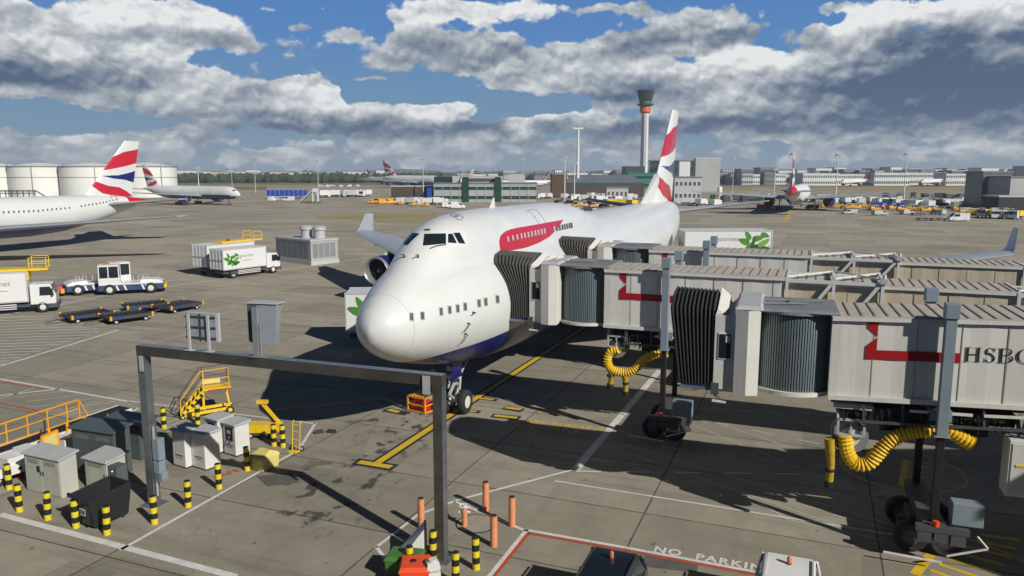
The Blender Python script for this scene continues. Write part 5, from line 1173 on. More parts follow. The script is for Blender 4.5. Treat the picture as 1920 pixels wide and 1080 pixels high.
def truck(label,rear,ang,L=6.2,Hb=2.35,lift=0.,lk=.42,leafx=.9,text='gourmet',cabd=1.9,plat=False,side=-1,group='white catering trucks'):
    # local: x forward from rear, near side y=0 (towards -y is the viewer), width 2.5 to +y
    t_=thing('catering_truck',label,'truck',rear,ang,group); zb=1.05+lift
    b=B('truck_white'); b.box(0,L,0,2.5,zb,zb+Hb); b.done('cargo_box',t_,bev=.03); bx=t_.children[0] if t_.children else None
    b=B('light_grey')
    for z0_,z1_ in ((zb-.03,zb+.09),(zb+Hb-.1,zb+Hb+.03)): b.box(-.03,L+.03,-.03,-.004,z0_,z1_); b.box(-.03,L+.03,2.504,2.53,z0_,z1_)
    for x in (-.03,L-.07): b.box(x,x+.1,-.035,-.004,zb,zb+Hb)
    for y in (.03,.6,1.2,1.8,2.4): b.box(-.05,-.004,y,y+.06,zb+.1,zb+Hb-.1)
    b.m('text_grey').box(-.06,-.01,.0,2.5,zb+Hb*.45,zb+Hb*.47); b.done('frame',t_)
    b=B('leaf'); leafs(b,leafx,zb+Hb*.38,Hb*lk,-.012); b.done('leaf_picture',t_)
    textmesh(text,Hb*.24,t_,'lettering','text_grey',Matrix.Translation((leafx+Hb*.55,-.012,zb+Hb*.55))@Matrix.Rotation(pi/2,4,'X'),ext=.002)
    b=B('text_grey'); b.box(leafx+Hb*.7,leafx+Hb*1.3,-.012,-.006,zb+Hb*.38,zb+Hb*.40); b.done('underline',t_)
    b=B('dark_grey'); b.box(.2,L+1.6,.35,2.15,.55,.85); b.box(1.0,1.9,-.0,.35,.45,.8); b.m('kiosk_white')
    for z in (.45,.62,.8): b.box(1.9,L-.9,-.02,.04,z,z+.08); 
    b.m('dark_grey')
    if lift:
        for y in (.5,2.): b.bar((.6,y,.85),(L-.8,y,zb),.14); b.bar((L-.8,y,.85),(.6,y,zb),.14)
    b.done('chassis',t_)
    c=B('truck_white'); x0=L+.12; c.add([(x0,.05,.75),(x0+cabd,.05,.75),(x0+cabd+.05,.05,1.5),(x0+cabd-.35,.1,2.45),(x0,.1,2.5),(x0,2.45,.75),(x0+cabd,2.45,.75),(x0+cabd+.05,2.45,1.5),(x0+cabd-.35,2.4,2.45),(x0,2.4,2.5)],[(0,1,2,3,4),(9,8,7,6,5),(0,5,6,1),(1,6,7,2),(2,7,8,3),(3,8,9,4),(4,9,5,0)]); cb=c.done('cab',t_,bev=.05)
    b=B('glass_dark'); b.add([(x0+.7,.06,1.5),(x0+cabd-.08,.06,1.5),(x0+cabd-.38,.085,2.25),(x0+.75,.085,2.25)],[(0,1,2,3)]); b.add([(x0+cabd+.06,.2,1.52),(x0+cabd+.06,2.3,1.52),(x0+cabd-.28,2.25,2.36),(x0+cabd-.28,.25,2.36)],[(0,1,2,3)]); b.add([(x0+.7,2.46,1.5),(x0+cabd-.08,2.46,1.5),(x0+cabd-.38,2.43,2.25),(x0+.75,2.43,2.25)],[(3,2,1,0)]); b.done('window',cb)
    b=B('dark_grey'); b.box(x0+cabd-.6,x0+cabd+.14,0,2.5,.42,.76); b.m('chrome').box(x0+cabd+.1,x0+cabd+.15,.15,.5,.8,.98); b.box(x0+cabd+.1,x0+cabd+.15,2.,2.35,.8,.98); b.m('black').box(x0+cabd-.3,x0+cabd-.15,-.22,-.05,1.5,2.1); b.done('bumper',cb)
    for x in (1.35,L+1.0):
        wheel(t_,x,.2,.48,.48,.32,20); wheel(t_,x,2.3,.48,.48,.32,20)
    if plat:
        b=B('yellow'); z=zb+Hb+.02; b.box(L*.35,L+1.6,.3,2.2,z,z+.18); b.box(L-.1,L+.1,.4,2.1,z-.8,z)
        for x in (L+.2,L+1.5):
            for y in (.3,2.2): b.bar((x,y,z+.1),(x,y,z+1.1),.06)
        for z_ in (z+.6,z+1.1):
            for y in (.3,2.2): b.bar((L+.2,y,z_),(L+1.5,y,z_),.05)
        b.bar((L+1.5,.3,z+1.1),(L+1.5,2.2,z+1.1),.05); b.m('red').cyl((L*.5,.5,z+.2),(L*.5,.5,z+.5),.18,n=10); b.done('loading_platform',t_)
    return t_
def angof(a,b_): v=b_-a; return math.atan2(v.y,v.x)
a=G(420,524.5); b_=G(505,513.5); truck('white catering truck with green leaf picture, right one of the pair by the plant building',a,angof(a,b_),L=5.9,text='abcgourmet'[3:])
a=G(390,518.5); b_=G(500,503); truck('white catering truck with yellow platform, left and behind its twin',a,angof(a,b_),L=7.2,Hb=2.6,plat=True)
a=G(-95,598); b_=G(50,588.5); truck('white catering truck with a yellow platform cut by the left edge',a,angof(a,b_),L=5.7,Hb=2.6,plat=True,leafx=-9 if False else .9)
a=G(650,651); truck('catering truck half hidden behind the nose of the jumbo',a,R(4),L=6,Hb=2.75,lk=.5,leafx=1.25)
truck('raised catering truck with big green leaves behind the farthest boarding bridge',Vector((25.0,72,0)),R(180),L=8.3,Hb=2.5,lift=3.0) if False else None
t_=truck('raised catering truck with big green leaves behind the farthest boarding bridge',Vector((16.4,72,0)),R(0),L=8.3,Hb=2.45,lift=3.1,lk=.58,leafx=6.25,text='')
textmesh('gourmet',.6,t_,'lettering','text_grey',Matrix.Translation((3.0,-.012,5.6))@Matrix.Rotation(pi/2,4,'X'),ext=.002)
# ---------------------------------------------------------------- grey block building
a,an,wv,dp=frame3((519,489),(584,497.5),(638,487)); dp*=.66; t_=thing('plant_building','small grey louvred plant building with two round roof vents','building',a,an)
b=B('light_grey'); b.box(-.1,wv+.1,-.1,dp+.1,0,.55); b.m('facade_grey').box(0,wv,0,dp,.553,3.1); b.m('light_grey').box(-.08,wv+.08,-.08,dp+.08,3.1,3.35); b.done('wall',t_)
b=B('mid_grey')
for i in range(6): b.box(.3+i*(wv-.6)/6,.3+(i+.85)*(wv-.6)/6,-.03,-.002,.9,2.8)
for i in range(4): b.box(wv+.002,wv+.03,.3+i*(dp-.6)/4,.3+(i+.85)*(dp-.6)/4,.9,2.8)
b.done('louvre',t_)
for i,(x,y) in enumerate(((wv*.55,dp*.45),(wv*.8,dp*.6))):
    b=B('light_grey'); b.lathe([(.75,3.35),(.75,4.4),(.9,4.45),(.9,4.8),(.5,5.)],(x,y,0),'z',20); b.done('roof_vent',t_,smooth=40)
# ---------------------------------------------------------------- tugs
def tug(label,p,ang,cx=0.,front='yellow'):
    t_=thing('aircraft_tug',label,'tug',p,ang,'aircraft tugs')
    b=B('tug_blue'); b.box(0,5.9,0,2.5,.42,.98); b.m('truck_white').box(0.05,5.85,.03,2.47,.983,1.12); b.m('truck_white').add([(0.1,.1,1.12),(2.0,.1,1.12),(2.0,2.4,1.12),(.1,2.4,1.12),(.6,.3,1.36),(1.9,.3,1.42),(1.9,2.2,1.42),(.6,2.2,1.36)],[(4,5,6,7),(0,1,5,4),(1,2,6,5),(2,3,7,6),(3,0,4,7)]); b.add([(3.7,.1,1.12),(5.8,.1,1.12),(5.8,2.4,1.12),(3.7,2.4,1.12),(3.8,.3,1.45),(5.4,.3,1.36),(5.4,2.2,1.36),(3.8,2.2,1.45)],[(4,5,6,7),(0,1,5,4),(1,2,6,5),(2,3,7,6),(3,0,4,7)])
    b.done('body',t_,bev=.04)
    b=B('truck_white')
    for x in (1.0,1.35,1.7,4.0,4.35,4.7,2.4): b.face([(x,-.012,.45),(x+.18,-.012,.45),(x+.0,-.012,.96),(x-.18,-.012,.96)])
    b.done('stripe',t_)
    b=B('truck_white'); b.box(cx,cx+1.9,.1,1.8,1.12,1.7); b.box(cx+.02,cx+1.88,.12,1.78,2.82,2.98)
    for x in (cx+.02,cx+.85,cx+1.78):
        for y in (.12,1.68): b.box(x,x+.1,y,y+.1,1.7,2.82)
    cb=b.done('cab',t_,bev=.02); b=B('glass_dark'); b.box(cx+.06,cx+1.84,.16,1.74,1.71,2.8); b.done('window',cb)
    b=B('tower_orange'); b.cyl((cx+.6,.6,2.98),(cx+.6,.6,3.2),.08,n=10); b.done('beacon',cb)
    b=B('kiosk_white')
    for x in ((2.3,2.8,3.6,4.1) if cx<1 else (.9,1.5,2.4,3.0)): b.tube([(x,.25,1.3),(x,.25,1.85),(x+.35,.25,1.85),(x+.35,.25,1.3)],.03,6)
    b.done('handrail',t_)
    b=B(front); b.box(5.9,6.15,.1,2.4,.5,.85); b.m('black').box(-.15,-.0,.1,2.4,.45,.8); b.done('bumper',t_,bev=.02)
    for x in (1.0,4.7):
        wheel(t_,x,.12,.55,.55,.36,20); wheel(t_,x,2.35,.55,.55,.36,20)
    return t_
mat('tug_blue',(.03,.06,.15),.4,var=.1,coat=.3)
a=G(185,555); b_=G(298,549); tug('white and blue aircraft tug with glazed cab, right one of the two nose-to-tail tugs',a,angof(a,b_),.05)
a=G(112,560); b_=G(190,553); tt_=tug('white and blue aircraft tug partly hidden, left one of the two tugs',a+Vector((0,1.2,0)),angof(a,b_),4.0); 
b=B('red'); b.box(-.9,-.16,.3,1.6,.4,1.0,.1,.1); b.m('orange_yellow').box(-.5,-.17,-.1,.25,.35,.8); b.done('tow_coupling',tt_,bev=.03)
# ---------------------------------------------------------------- dollies
def dolly():
    t_=thing('cargo_dolly','','dolly'); b=B('canopy_dark'); b.box(0,3.3,0,2.5,.42,.52); b.m('far_dark')
    b.box(0,3.3,-.04,.05,.40,.66); b.box(0,3.3,2.45,2.54,.40,.66); b.box(-.04,.06,0,2.5,.40,.62); b.box(3.24,3.34,0,2.5,.4,.62); b.done('deck',t_)
    b=B('dark_grey')
    for i in range(9): b.cyl((.3+i*.34,.1,.56),(.3+i*.34,2.4,.56),.05,n=8)
    b.done('roller',t_)
    b=B('orange_yellow'); 
    for x,y in ((-.05,-.05),(3.2,-.05),(-.05,2.4),(3.2,2.4)): b.box(x,x+.16,y,y+.16,.38,.72)
    b.m('navy_blue').box(.2,1.0,-.06,-.045,.44,.62); b.done('corner_guard',t_)
    b=B('dark_grey'); b.bar((-.1,1.25,.4),(-1.5,1.25,.25),.08); b.done('draw_bar',t_)
    for x in (.5,2.8):
        for y in (.25,2.25): wheel(t_,x,y,.2,.2,.14,12)
    return t_
dl=dolly(); first=True
for (q0,q1,l) in (((136,609),(185,602),'front left of the group of four by the hatched area'),((208,611),(280,601),'front right of the group of four, nearest the camera'),((240,589),(310,582),'back left of the group of four'),((322,590),(385,578),'back right of the group of four, nearest the display board')):
    a=G(*q0); an=angof(a,G(*q1)); lb='flat grey cargo dolly, '+l
    if first: dl.location=a; dl.rotation_euler=(0,0,an); dl['label']=lb; dl['group']='cargo dollies'; first=False
    else: clone(dl,a,an,lb,'cargo dollies')
# ---------------------------------------------------------------- storage tanks
for i,(px,l) in enumerate(((-38,'cut off by the left edge'),(53,'second from the left'),(152,'third from the left, behind the near airliner tail'),(259,'rightmost, behind the second airliner'))):
    y=388.; x=(px-960)/FPX*y; t_=thing('storage_tank','large white cylindrical storage tank, '+l,'tank',(x,y+14,0),i*.3,'storage tanks'); r=14.4 if px!=152 else 14.8
    b=B('tank_white'); b.lathe([(r,0),(r,15.6)],n=48,caps=False); b.m('mid_grey').lathe([(r+.15,10.),(r+.15,10.25)],n=48,caps=False); b.lathe([(r+.2,15.3),(r+.25,15.9)],n=48,caps=False); b.done('shell',t_,smooth=30)
    b=B('tank_white'); b.lathe([(r+.2,15.62),(r*.5,17.0),(.3,17.8)],n=48); b.m('mid_grey').cyl((0,0,17.8),(0,0,18.3),.8); b.done('roof',t_,smooth=30)
    b=B('mid_grey'); b.box(-.15,.15,-r-.45,-r-.1,0,15.8); 
    for k in range(12): a_=2*pi*k/12; b.bar((r*math.cos(a_),r*math.sin(a_),15.7),(r*math.cos(a_),r*math.sin(a_),16.9),.12)
    b.done('ladder',t_)
t_=thing('pipe_rack','grey pipe rack with a sloping walkway in front of the storage tanks','pipe rack',((10-960)/FPX*340,340,0))
b=B('far_dark')
for i in range(9): b.bar((i*2.6-6,0,0),(i*2.6-6,0,4.6),.3)
for z in (3.2,4.0,4.6): b.bar((-6,0,z),(15,0,z),.35)
b.bar((15,0,4.6),(22,0,0.4),.4); b.done('frame',t_)
# ---------------------------------------------------------------- control tower and masts
Yt=713.; t_=thing('control_tower','tall white control tower with dark flared cab and orange collar','control tower',((1204-960)/FPX*Yt,Yt,0))
b=B('tower_white'); b.lathe([(3.5,0),(3.3,68)],n=32); b.m('light_grey').box(-1.2,1.2,-3.75,-3.3,2,66); b.done('shaft',t_,smooth=40)
b=B('tower_orange'); b.lathe([(3.6,66.6),(5.0,68),(5.0,72.5),(4.2,73)],n=32); b.done('collar',t_,smooth=40)
b=B('far_dark'); b.lathe([(4.3,73),(7.3,74.0),(7.4,75.2),(5.2,75.4),(5.2,77.3)],n=32); b.m('roof_teal').lathe([(5.25,75.5),(5.4,77.2)],n=32,caps=False); b.done('gallery',t_,smooth=40)
b=B('glass_green'); b.lathe([(5.4,77.4),(7.5,86.2)],n=16); c_=b.done('cab_glazing',t_)
b=B('far_dark')
for k in range(16):
    a_=2*pi*k/16; b.bar((5.5*math.cos(a_),5.5*math.sin(a_),77.4),(7.6*math.cos(a_),7.6*math.sin(a_),86.3),.35)
for z,r in ((80.3,6.15),(83.2,6.85)): b.lathe([(r+.05,z),(r+.1,z+.4)],n=16,caps=False)
b.lathe([(7.8,86.2),(7.9,87.2),(3.,87.5)],n=32); b.done('cab_frame',t_)
def mast(label,px,ytop,Y,w_=.35,head=2.,col='tower_white',kind=0,grp='apron floodlight masts'):
    x=(px-960)/FPX*Y; z=HC+(326-ytop)*Y/FPX; t_=thing('light_mast',label,'mast',(x,Y,0),0,grp)
    b=B(col); b.cyl((0,0,0),(0,0,z),w_*1.3,w_*.7,10); b.done('pole',t_,smooth=40)
    b=B(col if kind else 'light_grey'); b.box(-head,head,-.5,.5,z-.5,z+.3); b.box(-head*.6,head*.6,-.8,.8,z+.3,z+.8) if kind==0 else None; b.done('lamp_head',t_)
mast('thick white lattice mast with a T-shaped head left of the control tower',1082,243,400,.75,2.6,kind=1,grp='thick mast')
for px,yt,Y,l,cl in ((378,316,420,'left one beside the storage tanks','tower_white'),(483,306,480,'thin one above the row of blue containers','light_grey'),(600,303,470,'above the white trucks','light_grey'),(795,300,330,'in front of the green-columned building, left end','light_grey'),
  (980,299,520,'behind the green-columned building','light_grey'),(1058,297,330,'in front of the brick block','tower_white'),(1076,306,360,'close to the thick T-head mast','tower_white'),(1480,292,290,'with dark head behind the rear-view airliner','dark_grey'),
  (1563,293,320,'with a bright head right of the rear-view airliner','tower_white'),(1690,292,330,'with twin heads near the right edge','tower_white'),(1370,297,460,'right of the grey hangar','light_grey'),(868,318,640,'short one near the striped tail','light_grey'),(440,318,600,'shortest, behind the side-on airliner','light_grey'),(1448,318,430,'short one left of the rear-view airliner','tower_white')):
    mast('slim floodlight mast '+l,px,yt,Y,.22,1.3,cl)
# ---------------------------------------------------------------- buildings
def bld(name,label,px0,px1,ytop,Y,dep,wallm,parts=(),base=0,roof=None,cat='building',wins=None,rz=0.):
    x0=(px0-960)/FPX*Y; x1=(px1-960)/FPX*Y; h=HC+(326-ytop)*Y/FPX; w_=x1-x0
    t_=thing(name,label,cat,(x0,Y,0),rz); b=B(wallm); b.box(0,w_,0,dep,base,h); b.done('wall',t_)
    b=B(roof or 'roof_slate'); b.box(-.3,w_+.3,-.3,dep+.3,h+.003,h+.5); b.done('roof',t_)
    if wins:
        nx,nz,mt,fx,fz=wins; sx_=w_/nx; sz=(h-base)/nz
        for iz in range(nz):
            b=B(mt)
            for ix in range(nx): b.box((ix+.5-fx/2)*sx_,(ix+.5+fx/2)*sx_,-.12,-.003,base+(iz+.5-fz/2)*sz,base+(iz+.5+fz/2)*sz)
            b.done('window_row',t_)
    return t_,w_,h
t_,w_,h=bld('apron_building','long grey two-storey apron building with two dark green columns',815,1006,344,326,16,'facade_grey',wins=(12,2,'facade_green',.985,.33))
for px in (868,928):
    x=(px-960)/FPX*326-t_.location.x; b=B('facade_green'); b.box(x,x+2.7,-.6,1,0,10.6); b.done('column',t_)
b=B('light_grey'); x0=(866-960)/FPX*326-t_.location.x; b.box(x0,x0+17.5,2,12,h+.5,10.9); b.box(x0-4,x0-1,2,10,h+.5,h+3.2); b.box(x0+20,x0+27,3,10,h+.5,h+4.); b.m('glass_green').box(x0-12,x0-4,3,10,h+.5,h+3.); b.m('dark_grey').box(x0+3,x0+14,1.7,2.,h+1.,10.); b.done('plant_storey',t_)
b=B('light_grey')
for i in range(13): b.box(i*w_/12-.09,i*w_/12+.09,-.2,-.121,0,h)
b.done('mullion',t_)
b=B('royal_blue'); b.box(-3,-1.,-.5,2,0,6); b.done('stair_glazing',t_)
bld('apron_shed','low brown brick shed with pale roof left of the long apron building',735,815,350,335,14,'brick_dark',roof='light_grey',wins=(12,1,'far_dark',.5,.4))
bld('brick_block','tall brown brick block with small windows beside the green-roofed hall',1034,1062,328,380,14,'brick_dark',wins=(2,4,'far_dark',.2,.4))
t_,w_,h=bld('green_roof_hall','long low hall with slate roof and teal fascia left of the jumbo tail',1060,1206,344,385,26,'far_dark',roof='roof_teal',wins=(22,1,'brick_dark',.6,.5))
b=B('roof_slate'); b.add([(-.4,-.5,h+.5),(w_+.4,-.5,h+.5),(w_-3,26.5,h+4.4),(4,26.5,h+4.4)],[(0,1,2,3)]); b.done('roof_slope',t_)
bld('tower_base_building','stepped teal building at the foot of the control tower',1176,1236,325,600,30,'roof_teal',roof='roof_teal',wins=(10,2,'glass_green',.9,.3))
bld('tower_base_wing','dark glazed upper block beside the foot of the control tower',1170,1206,313,640,20,'far_dark',roof='roof_teal')
bld('office_block','dark blue-grey office block right of the control tower',1216,1300,302,640,8,'glass_green',wins=(14,3,'far_dark',.8,.4))
bld('hangar','pale grey hangar with a bright roof edge right of the jumbo tail',1300,1346,298,520,6,'facade_grey',roof='tower_white')
bld('white_kiosk_building','small white block in front of the office block',1270,1290,303,590,6,'far_white')
bld('service_building','grey service building right of the jumbo fin',1262,1312,333,330,20,'light_grey',wins=(6,2,'far_dark',.5,.3))
bld('small_shed','small pale cabin with a row of square windows among the parked trucks',1136,1176,352,345,6,'light_grey',wins=(5,1,'far_dark',.4,.4))
bld('glass_terminal','dark green glazed terminal block at the right edge',1834,1888,324,262,10,'glass_haze',wins=(9,4,'far_dark',.85,.12))
bld('grey_terminal_wing','plain light grey building at the right edge above a dark canopy',1886,1960,333,250,16,'facade_grey',base=3.0)
t_,w_,h=bld('terminal_canopy','dark canopied loading bay at the right edge',1868,1965,369,238,8,'black',roof='light_grey')
# steel canopy frame
rnd=random.Random(5)
cols=['far_white','far_white','light_grey','facade_grey','tower_white','far_white','roof_slate','mid_grey']
names=[('terminal_pier','white terminal pier'),('office_block','pale office block'),('warehouse','low warehouse'),('hangar','grey hangar'),('service_building','service building')]
def rowb(px0,px1,Y,n,yt0,yt1,lab,wmin=.6,seed=1,mats=cols,wn=True):
    rr=random.Random(seed); x=px0; i=0; wv=(px1-px0)/n
    while i<n:
        w2=wv*rr.uniform(wmin,1.05); yt=rr.uniform(yt0,yt1); nm,lb=names[rr.randrange(5)]; YY=Y*rr.uniform(.97,1.05)
        mt=mats[rr.randrange(len(mats))]
        bld(nm,'%s, %s from the left %s'%(lb,ORD[i] if i<20 else 'last',lab),x,x+w2,yt,YY,YY*.03,mt,roof=rr.choice(['light_grey','roof_slate','tower_white','mid_grey']),wins=(max(3,int(w2*YY/FPX/2.2)),2,rr.choice(['far_dark','window_grey','glass_green']),.6,.4) if wn else None)
        x+=wv; i+=1
rowb(1345,1470,830,6,322,329,'in the row left of the rear-view airliner',seed=3)
rowb(1490,1832,900,12,318,325,'in the far row behind the white pier',seed=8)
rowb(1500,1832,800,5,323,327,'along the white pier',wmin=.96,seed=12,mats=['far_white','tower_white'])
rowb(1350,1835,1050,14,313,321,'in the farthest skyline right of the control tower',seed=21)
rowb(1040,1175,860,6,318,327,'in the skyline between brick block and tower',seed=31)
rowb(830,1030,880,7,320,327,'in the skyline above the long apron building',seed=41)
rowb(1830,2000,800,4,312,320,'in the skyline at the right edge',seed=47)
# town beyond the left airfield
rr=random.Random(77)
for i in range(20):
    px=325+i*20+rr.uniform(-6,6); Y=rr.uniform(1150,1900); hh=HC+(326-rr.uniform(318,325))*Y/FPX; wv=rr.uniform(12,45)
    x=(px-960)/FPX*Y; mt=rr.choice(['far_white','far_white','cream','warm_panel','light_grey']); t_=thing('town_building','pale distant town building among the trees, %s from the left'%ORD[i],'building',(x,Y,0)); hh=max(hh,7)
    b=B(mt); b.box(0,wv,0,15,0,hh); b.done('wall',t_); b=B('roof_slate'); b.box(-.5,wv+.5,-.5,15.5,hh+.003,hh+.8); b.done('roof',t_); b=B('far_dark'); 
    for k in range(int(wv/3)): b.box(k*3+.8,k*3+2.2,-.15,-.003,hh*.45,hh*.75)
    b.done('window_row',t_)
# ---------------------------------------------------------------- far woods
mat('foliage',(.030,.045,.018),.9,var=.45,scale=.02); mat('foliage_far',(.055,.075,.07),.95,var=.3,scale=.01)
def woods(name,px0,px1,Y,hh,n,seed,mt,label):
    rr=random.Random(seed); b=B(mt)
    for i in range(n):
        Yk=Y*rr.uniform(.93,1.12); x=(rr.uniform(px0,px1)-960)/FPX*Yk; r=rr.uniform(.35,1.)*hh*.55; h=hh*rr.uniform(.5,1.)
        N=7; rings=[]
        for k,(f,z) in enumerate(((.55,0.),(1.,.35),(.9,.65),(.5,.9),(.1,1.))): rings.append([(x+r*f*math.cos(2*pi*j/N)*rr.uniform(.7,1.25),Yk+r*f*math.sin(2*pi*j/N)*rr.uniform(.7,1.2),h*(z*.85+.0)+rr.uniform(-.6,.6)) for j in range(N)])
        b.loft(rings)
    o=tag(b.done(name),label,'trees',kind='stuff')
woods('woodland',315,1100,1080,16.5,620,1,'foliage','dark tree belt beyond the airfield on the left')
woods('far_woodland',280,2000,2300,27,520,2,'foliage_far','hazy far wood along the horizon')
woods('far_woodland',1300,2000,1100,13,240,4,'foliage','tree belt behind the terminal buildings on the right')
# low hills
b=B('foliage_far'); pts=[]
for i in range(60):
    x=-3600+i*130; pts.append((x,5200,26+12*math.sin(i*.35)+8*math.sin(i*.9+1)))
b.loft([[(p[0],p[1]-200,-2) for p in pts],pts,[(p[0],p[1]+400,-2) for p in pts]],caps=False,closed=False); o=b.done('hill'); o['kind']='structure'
# ---------------------------------------------------------------- small vehicles
def van(paint='truck_white',L=4.8,H=2.1,W=1.9):
    t_=thing('van','','van'); b=B(paint); b.loft([[(-L/2,-W/2,.35),(-L/2,W/2,.35),(-L/2,W/2,H),(-L/2,-W/2,H)],[(L*.22,-W/2,.35),(L*.22,W/2,.35),(L*.22,W/2*.95,H),(L*.22,-W/2*.95,H)],[(L*.38,-W/2,.35),(L*.38,W/2,.35),(L*.38,W/2*.95,H*.62),(L*.38,-W/2*.95,H*.62)],[(L/2,-W/2,.4),(L/2,W/2,.4),(L/2,W/2*.9,H*.45),(L/2,-W/2*.9,H*.45)]]); b.done('body',t_)
    b=B('glass_dark')
    for s_ in (-1,1): b.add([(L*.0,s_*W*.49,H*.6),(L*.34,s_*W*.49,H*.6),(L*.23,s_*W*.485,H*.9),(0,s_*W*.485,H*.9)],[(0,1,2,3)])
    b.add([(L*.24,-W*.42,H*.95),(L*.24,W*.42,H*.95),(L*.385,W*.42,H*.64),(L*.385,-W*.42,H*.64)],[(0,1,2,3)]); b.done('window',t_)
    for x in (-L*.3,L*.3):
        for y in (-W*.45,W*.45): wheel(t_,x,y,.33,.33,.22,10)
    return t_
def lorry(paint='truck_white',boxc='truck_white',L=5.8,H=2.75):
    t_=thing('lorry','','lorry'); b=B(boxc); b.box(-L/2,L*.22,-1.2,1.2,.95,H); b.done('cargo_box',t_)
    b=B(paint); b.box(L*.25,L/2,-1.15,1.15,.5,2.4,.08,.05); b.done('cab',t_); b=B('glass_dark'); b.box(L*.36,L/2+.01,-1.0,1.0,1.35,2.05); b.done('window',t_)
    b=B('dark_grey'); b.box(-L/2,L*.45,-.9,.9,.5,.95); b.done('chassis',t_)
    for x in (-L*.28,L*.34):
        for y in (-1.,1.): wheel(t_,x,y,.45,.45,.3,10)
    return t_
def tractor(): 
    t_=thing('baggage_tractor','','tractor'); b=B('orange_yellow'); b.box(-1.6,1.6,-.75,.75,.35,.95); b.m('yellow').box(.5,1.6,-.7,.7,.953,1.3,.1,.05); b.done('body',t_)
    b=B('truck_white'); b.box(-1.0,.45,-.65,.65,1.75,1.85)
    for x in (-.95,.38):
        for y in (-.62,.56): b.box(x,x+.06,y,y+.06,.95,1.75)
    b.done('canopy',t_)
    for x in (-1.,1.):
        for y in (-.7,.7): wheel(t_,x,y,.33,.33,.22,10)
    return t_
def uld(): 
    t_=thing('cargo_container','','container'); b=B('royal_blue'); b.add([(-1.5,-.8,.5),(1.5,-.8,.5),(1.5,.8,.5),(-1.5,.8,.5),(-1.5,-.8,2.1),(1.1,-.8,2.1),(1.1,.8,2.1),(-1.5,.8,2.1),(1.5,-.8,1.2),(1.5,.8,1.2)],[(0,1,8,5,4),(3,7,6,9,2),(4,5,6,7),(0,4,7,3),(1,2,9,8),(8,9,6,5),(0,3,2,1)]); b.done('shell',t_)
    b=B('light_grey'); b.box(-1.5,1.4,-.83,-.81,.5,.58); b.box(-1.5,1.1,-.83,-.81,2.02,2.1); b.box(-.1,0,-.83,-.81,.5,2.1); b.done('frame',t_); b=B('dark_grey'); b.box(-1.5,1.5,-.8,.8,.25,.45); b.done('dolly_base',t_); return t_
protos={}
def fleet(kind,mk,items,lab,grp,sc_=(1,1,1)):
    # items: (px,py,angle)
    for i,(px,py,an) in enumerate(items):
        p=G(px,py); lb='%s, %s from the left %s'%(lab[0],ORD[i] if i<20 else 'farthest',lab[1])
        if kind not in protos: t_=mk(); protos[kind]=t_; t_.location=p; t_.rotation_euler=(0,0,R(an)); t_['label']=lb; t_['group']=grp; t_.scale=sc_
        else: clone(protos[kind],p,R(an),lb,grp,scale=sc_)
def rowpos(x0,x1,y0,y1,n,a=0,j=2,seed=0,jy=1.):
    rr=random.Random(seed); return sorted([(x0+(x1-x0)*(i+.5)/n+rr.uniform(-j,j),y0+(y1-y0)*i/n+rr.uniform(-jy,jy),a+rr.choice([0,0,60,90,180,240])+rr.uniform(-25,25)) for i in range(n)])
fleet('uld',uld,[(509+i*8.6,372.5,4) for i in range(8)],('royal blue cargo container','in the row beyond the side-on airliner'),'blue cargo containers',(1.25,1.3,2.1))
fleet('van',van,rowpos(505,550,377,377.5,3,90,seed=1,j=2,jy=.3),('white van','in front of the blue containers'),'white vans')
fleet('lorry',lorry,rowpos(600,690,370,369,10,80,seed=2,j=2,jy=.6),('white box lorry','in the row right of the mobile stairs'),'white lorries',(1.3,1.3,1.35))
fleet('lorry',lorry,rowpos(748,830,383,385,6,0,seed=3,j=4,jy=2),('white lorry','parked before the long apron building'),'white lorries')
fleet('van',van,rowpos(828,864,390,391,3,10,seed=4,j=1),('white van','standing alone left of the jumbo hump'),'white vans')
fleet('van2',lambda:van('orange_yellow'),rowpos(700,740,381,383,3,0,seed=5,j=3),('yellow van','left of the parked lorries'),'yellow vans')
fleet('lorry2',lambda:lorry('far_white','yellow',5.,2.3),rowpos(1130,1190,384,386,4,0,seed=6,j=3,jy=1),('yellow box lorry','behind the jumbo hump'),'yellow lorries')
fleet('lorry',lorry,rowpos(1068,1190,378,380,7,10,seed=7,j=5,jy=2),('white lorry','in the yard of the green-roofed hall'),'white lorries')
fleet('car1',lambda:van('light_grey',4.3,1.5,1.8),rowpos(1012,1110,390,396,9,70,seed=8,j=4,jy=3),('silver car','in the car park behind the jumbo hump'),'parked cars')
fleet('car2',lambda:van('car_dark',4.3,1.5,1.8),rowpos(1040,1140,383,388,6,70,seed=9,j=4,jy=3),('dark car','in the car park behind the jumbo hump'),'parked cars')
fleet('lorry',lorry,rowpos(1275,1345,384,388,4,10,seed=10,j=5,jy=2),('white lorry','right of the jumbo tail fin'),'white lorries')
fleet('lorry3',lambda:lorry('mid_grey','dark_grey'),rowpos(1350,1420,378,382,4,5,seed=11,j=4,jy=2),('dark lorry','under the left wing of the rear-view airliner'),'dark lorries')
fleet('lorry',lorry,rowpos(1540,1740,380,390,14,8,seed=12,j=6,jy=3),('white lorry','right of the rear-view airliner'),'white lorries')
fleet('tractor',tractor,rowpos(1540,1760,388,398,16,0,seed=13,j=6,jy=3),('yellow baggage tractor','in the crowd right of the rear-view airliner'),'baggage tractors')
fleet('van',van,rowpos(1500,1830,374,388,20,5,seed=14,j=9,jy=4),('white van','in the vehicle crowd before the right terminal'),'white vans')
fleet('lorry2',lorry,rowpos(1812,1915,408,411,5,200,seed=15,j=3,jy=1),('yellow lorry with white cab','in the row at the right edge'),'yellow lorries')
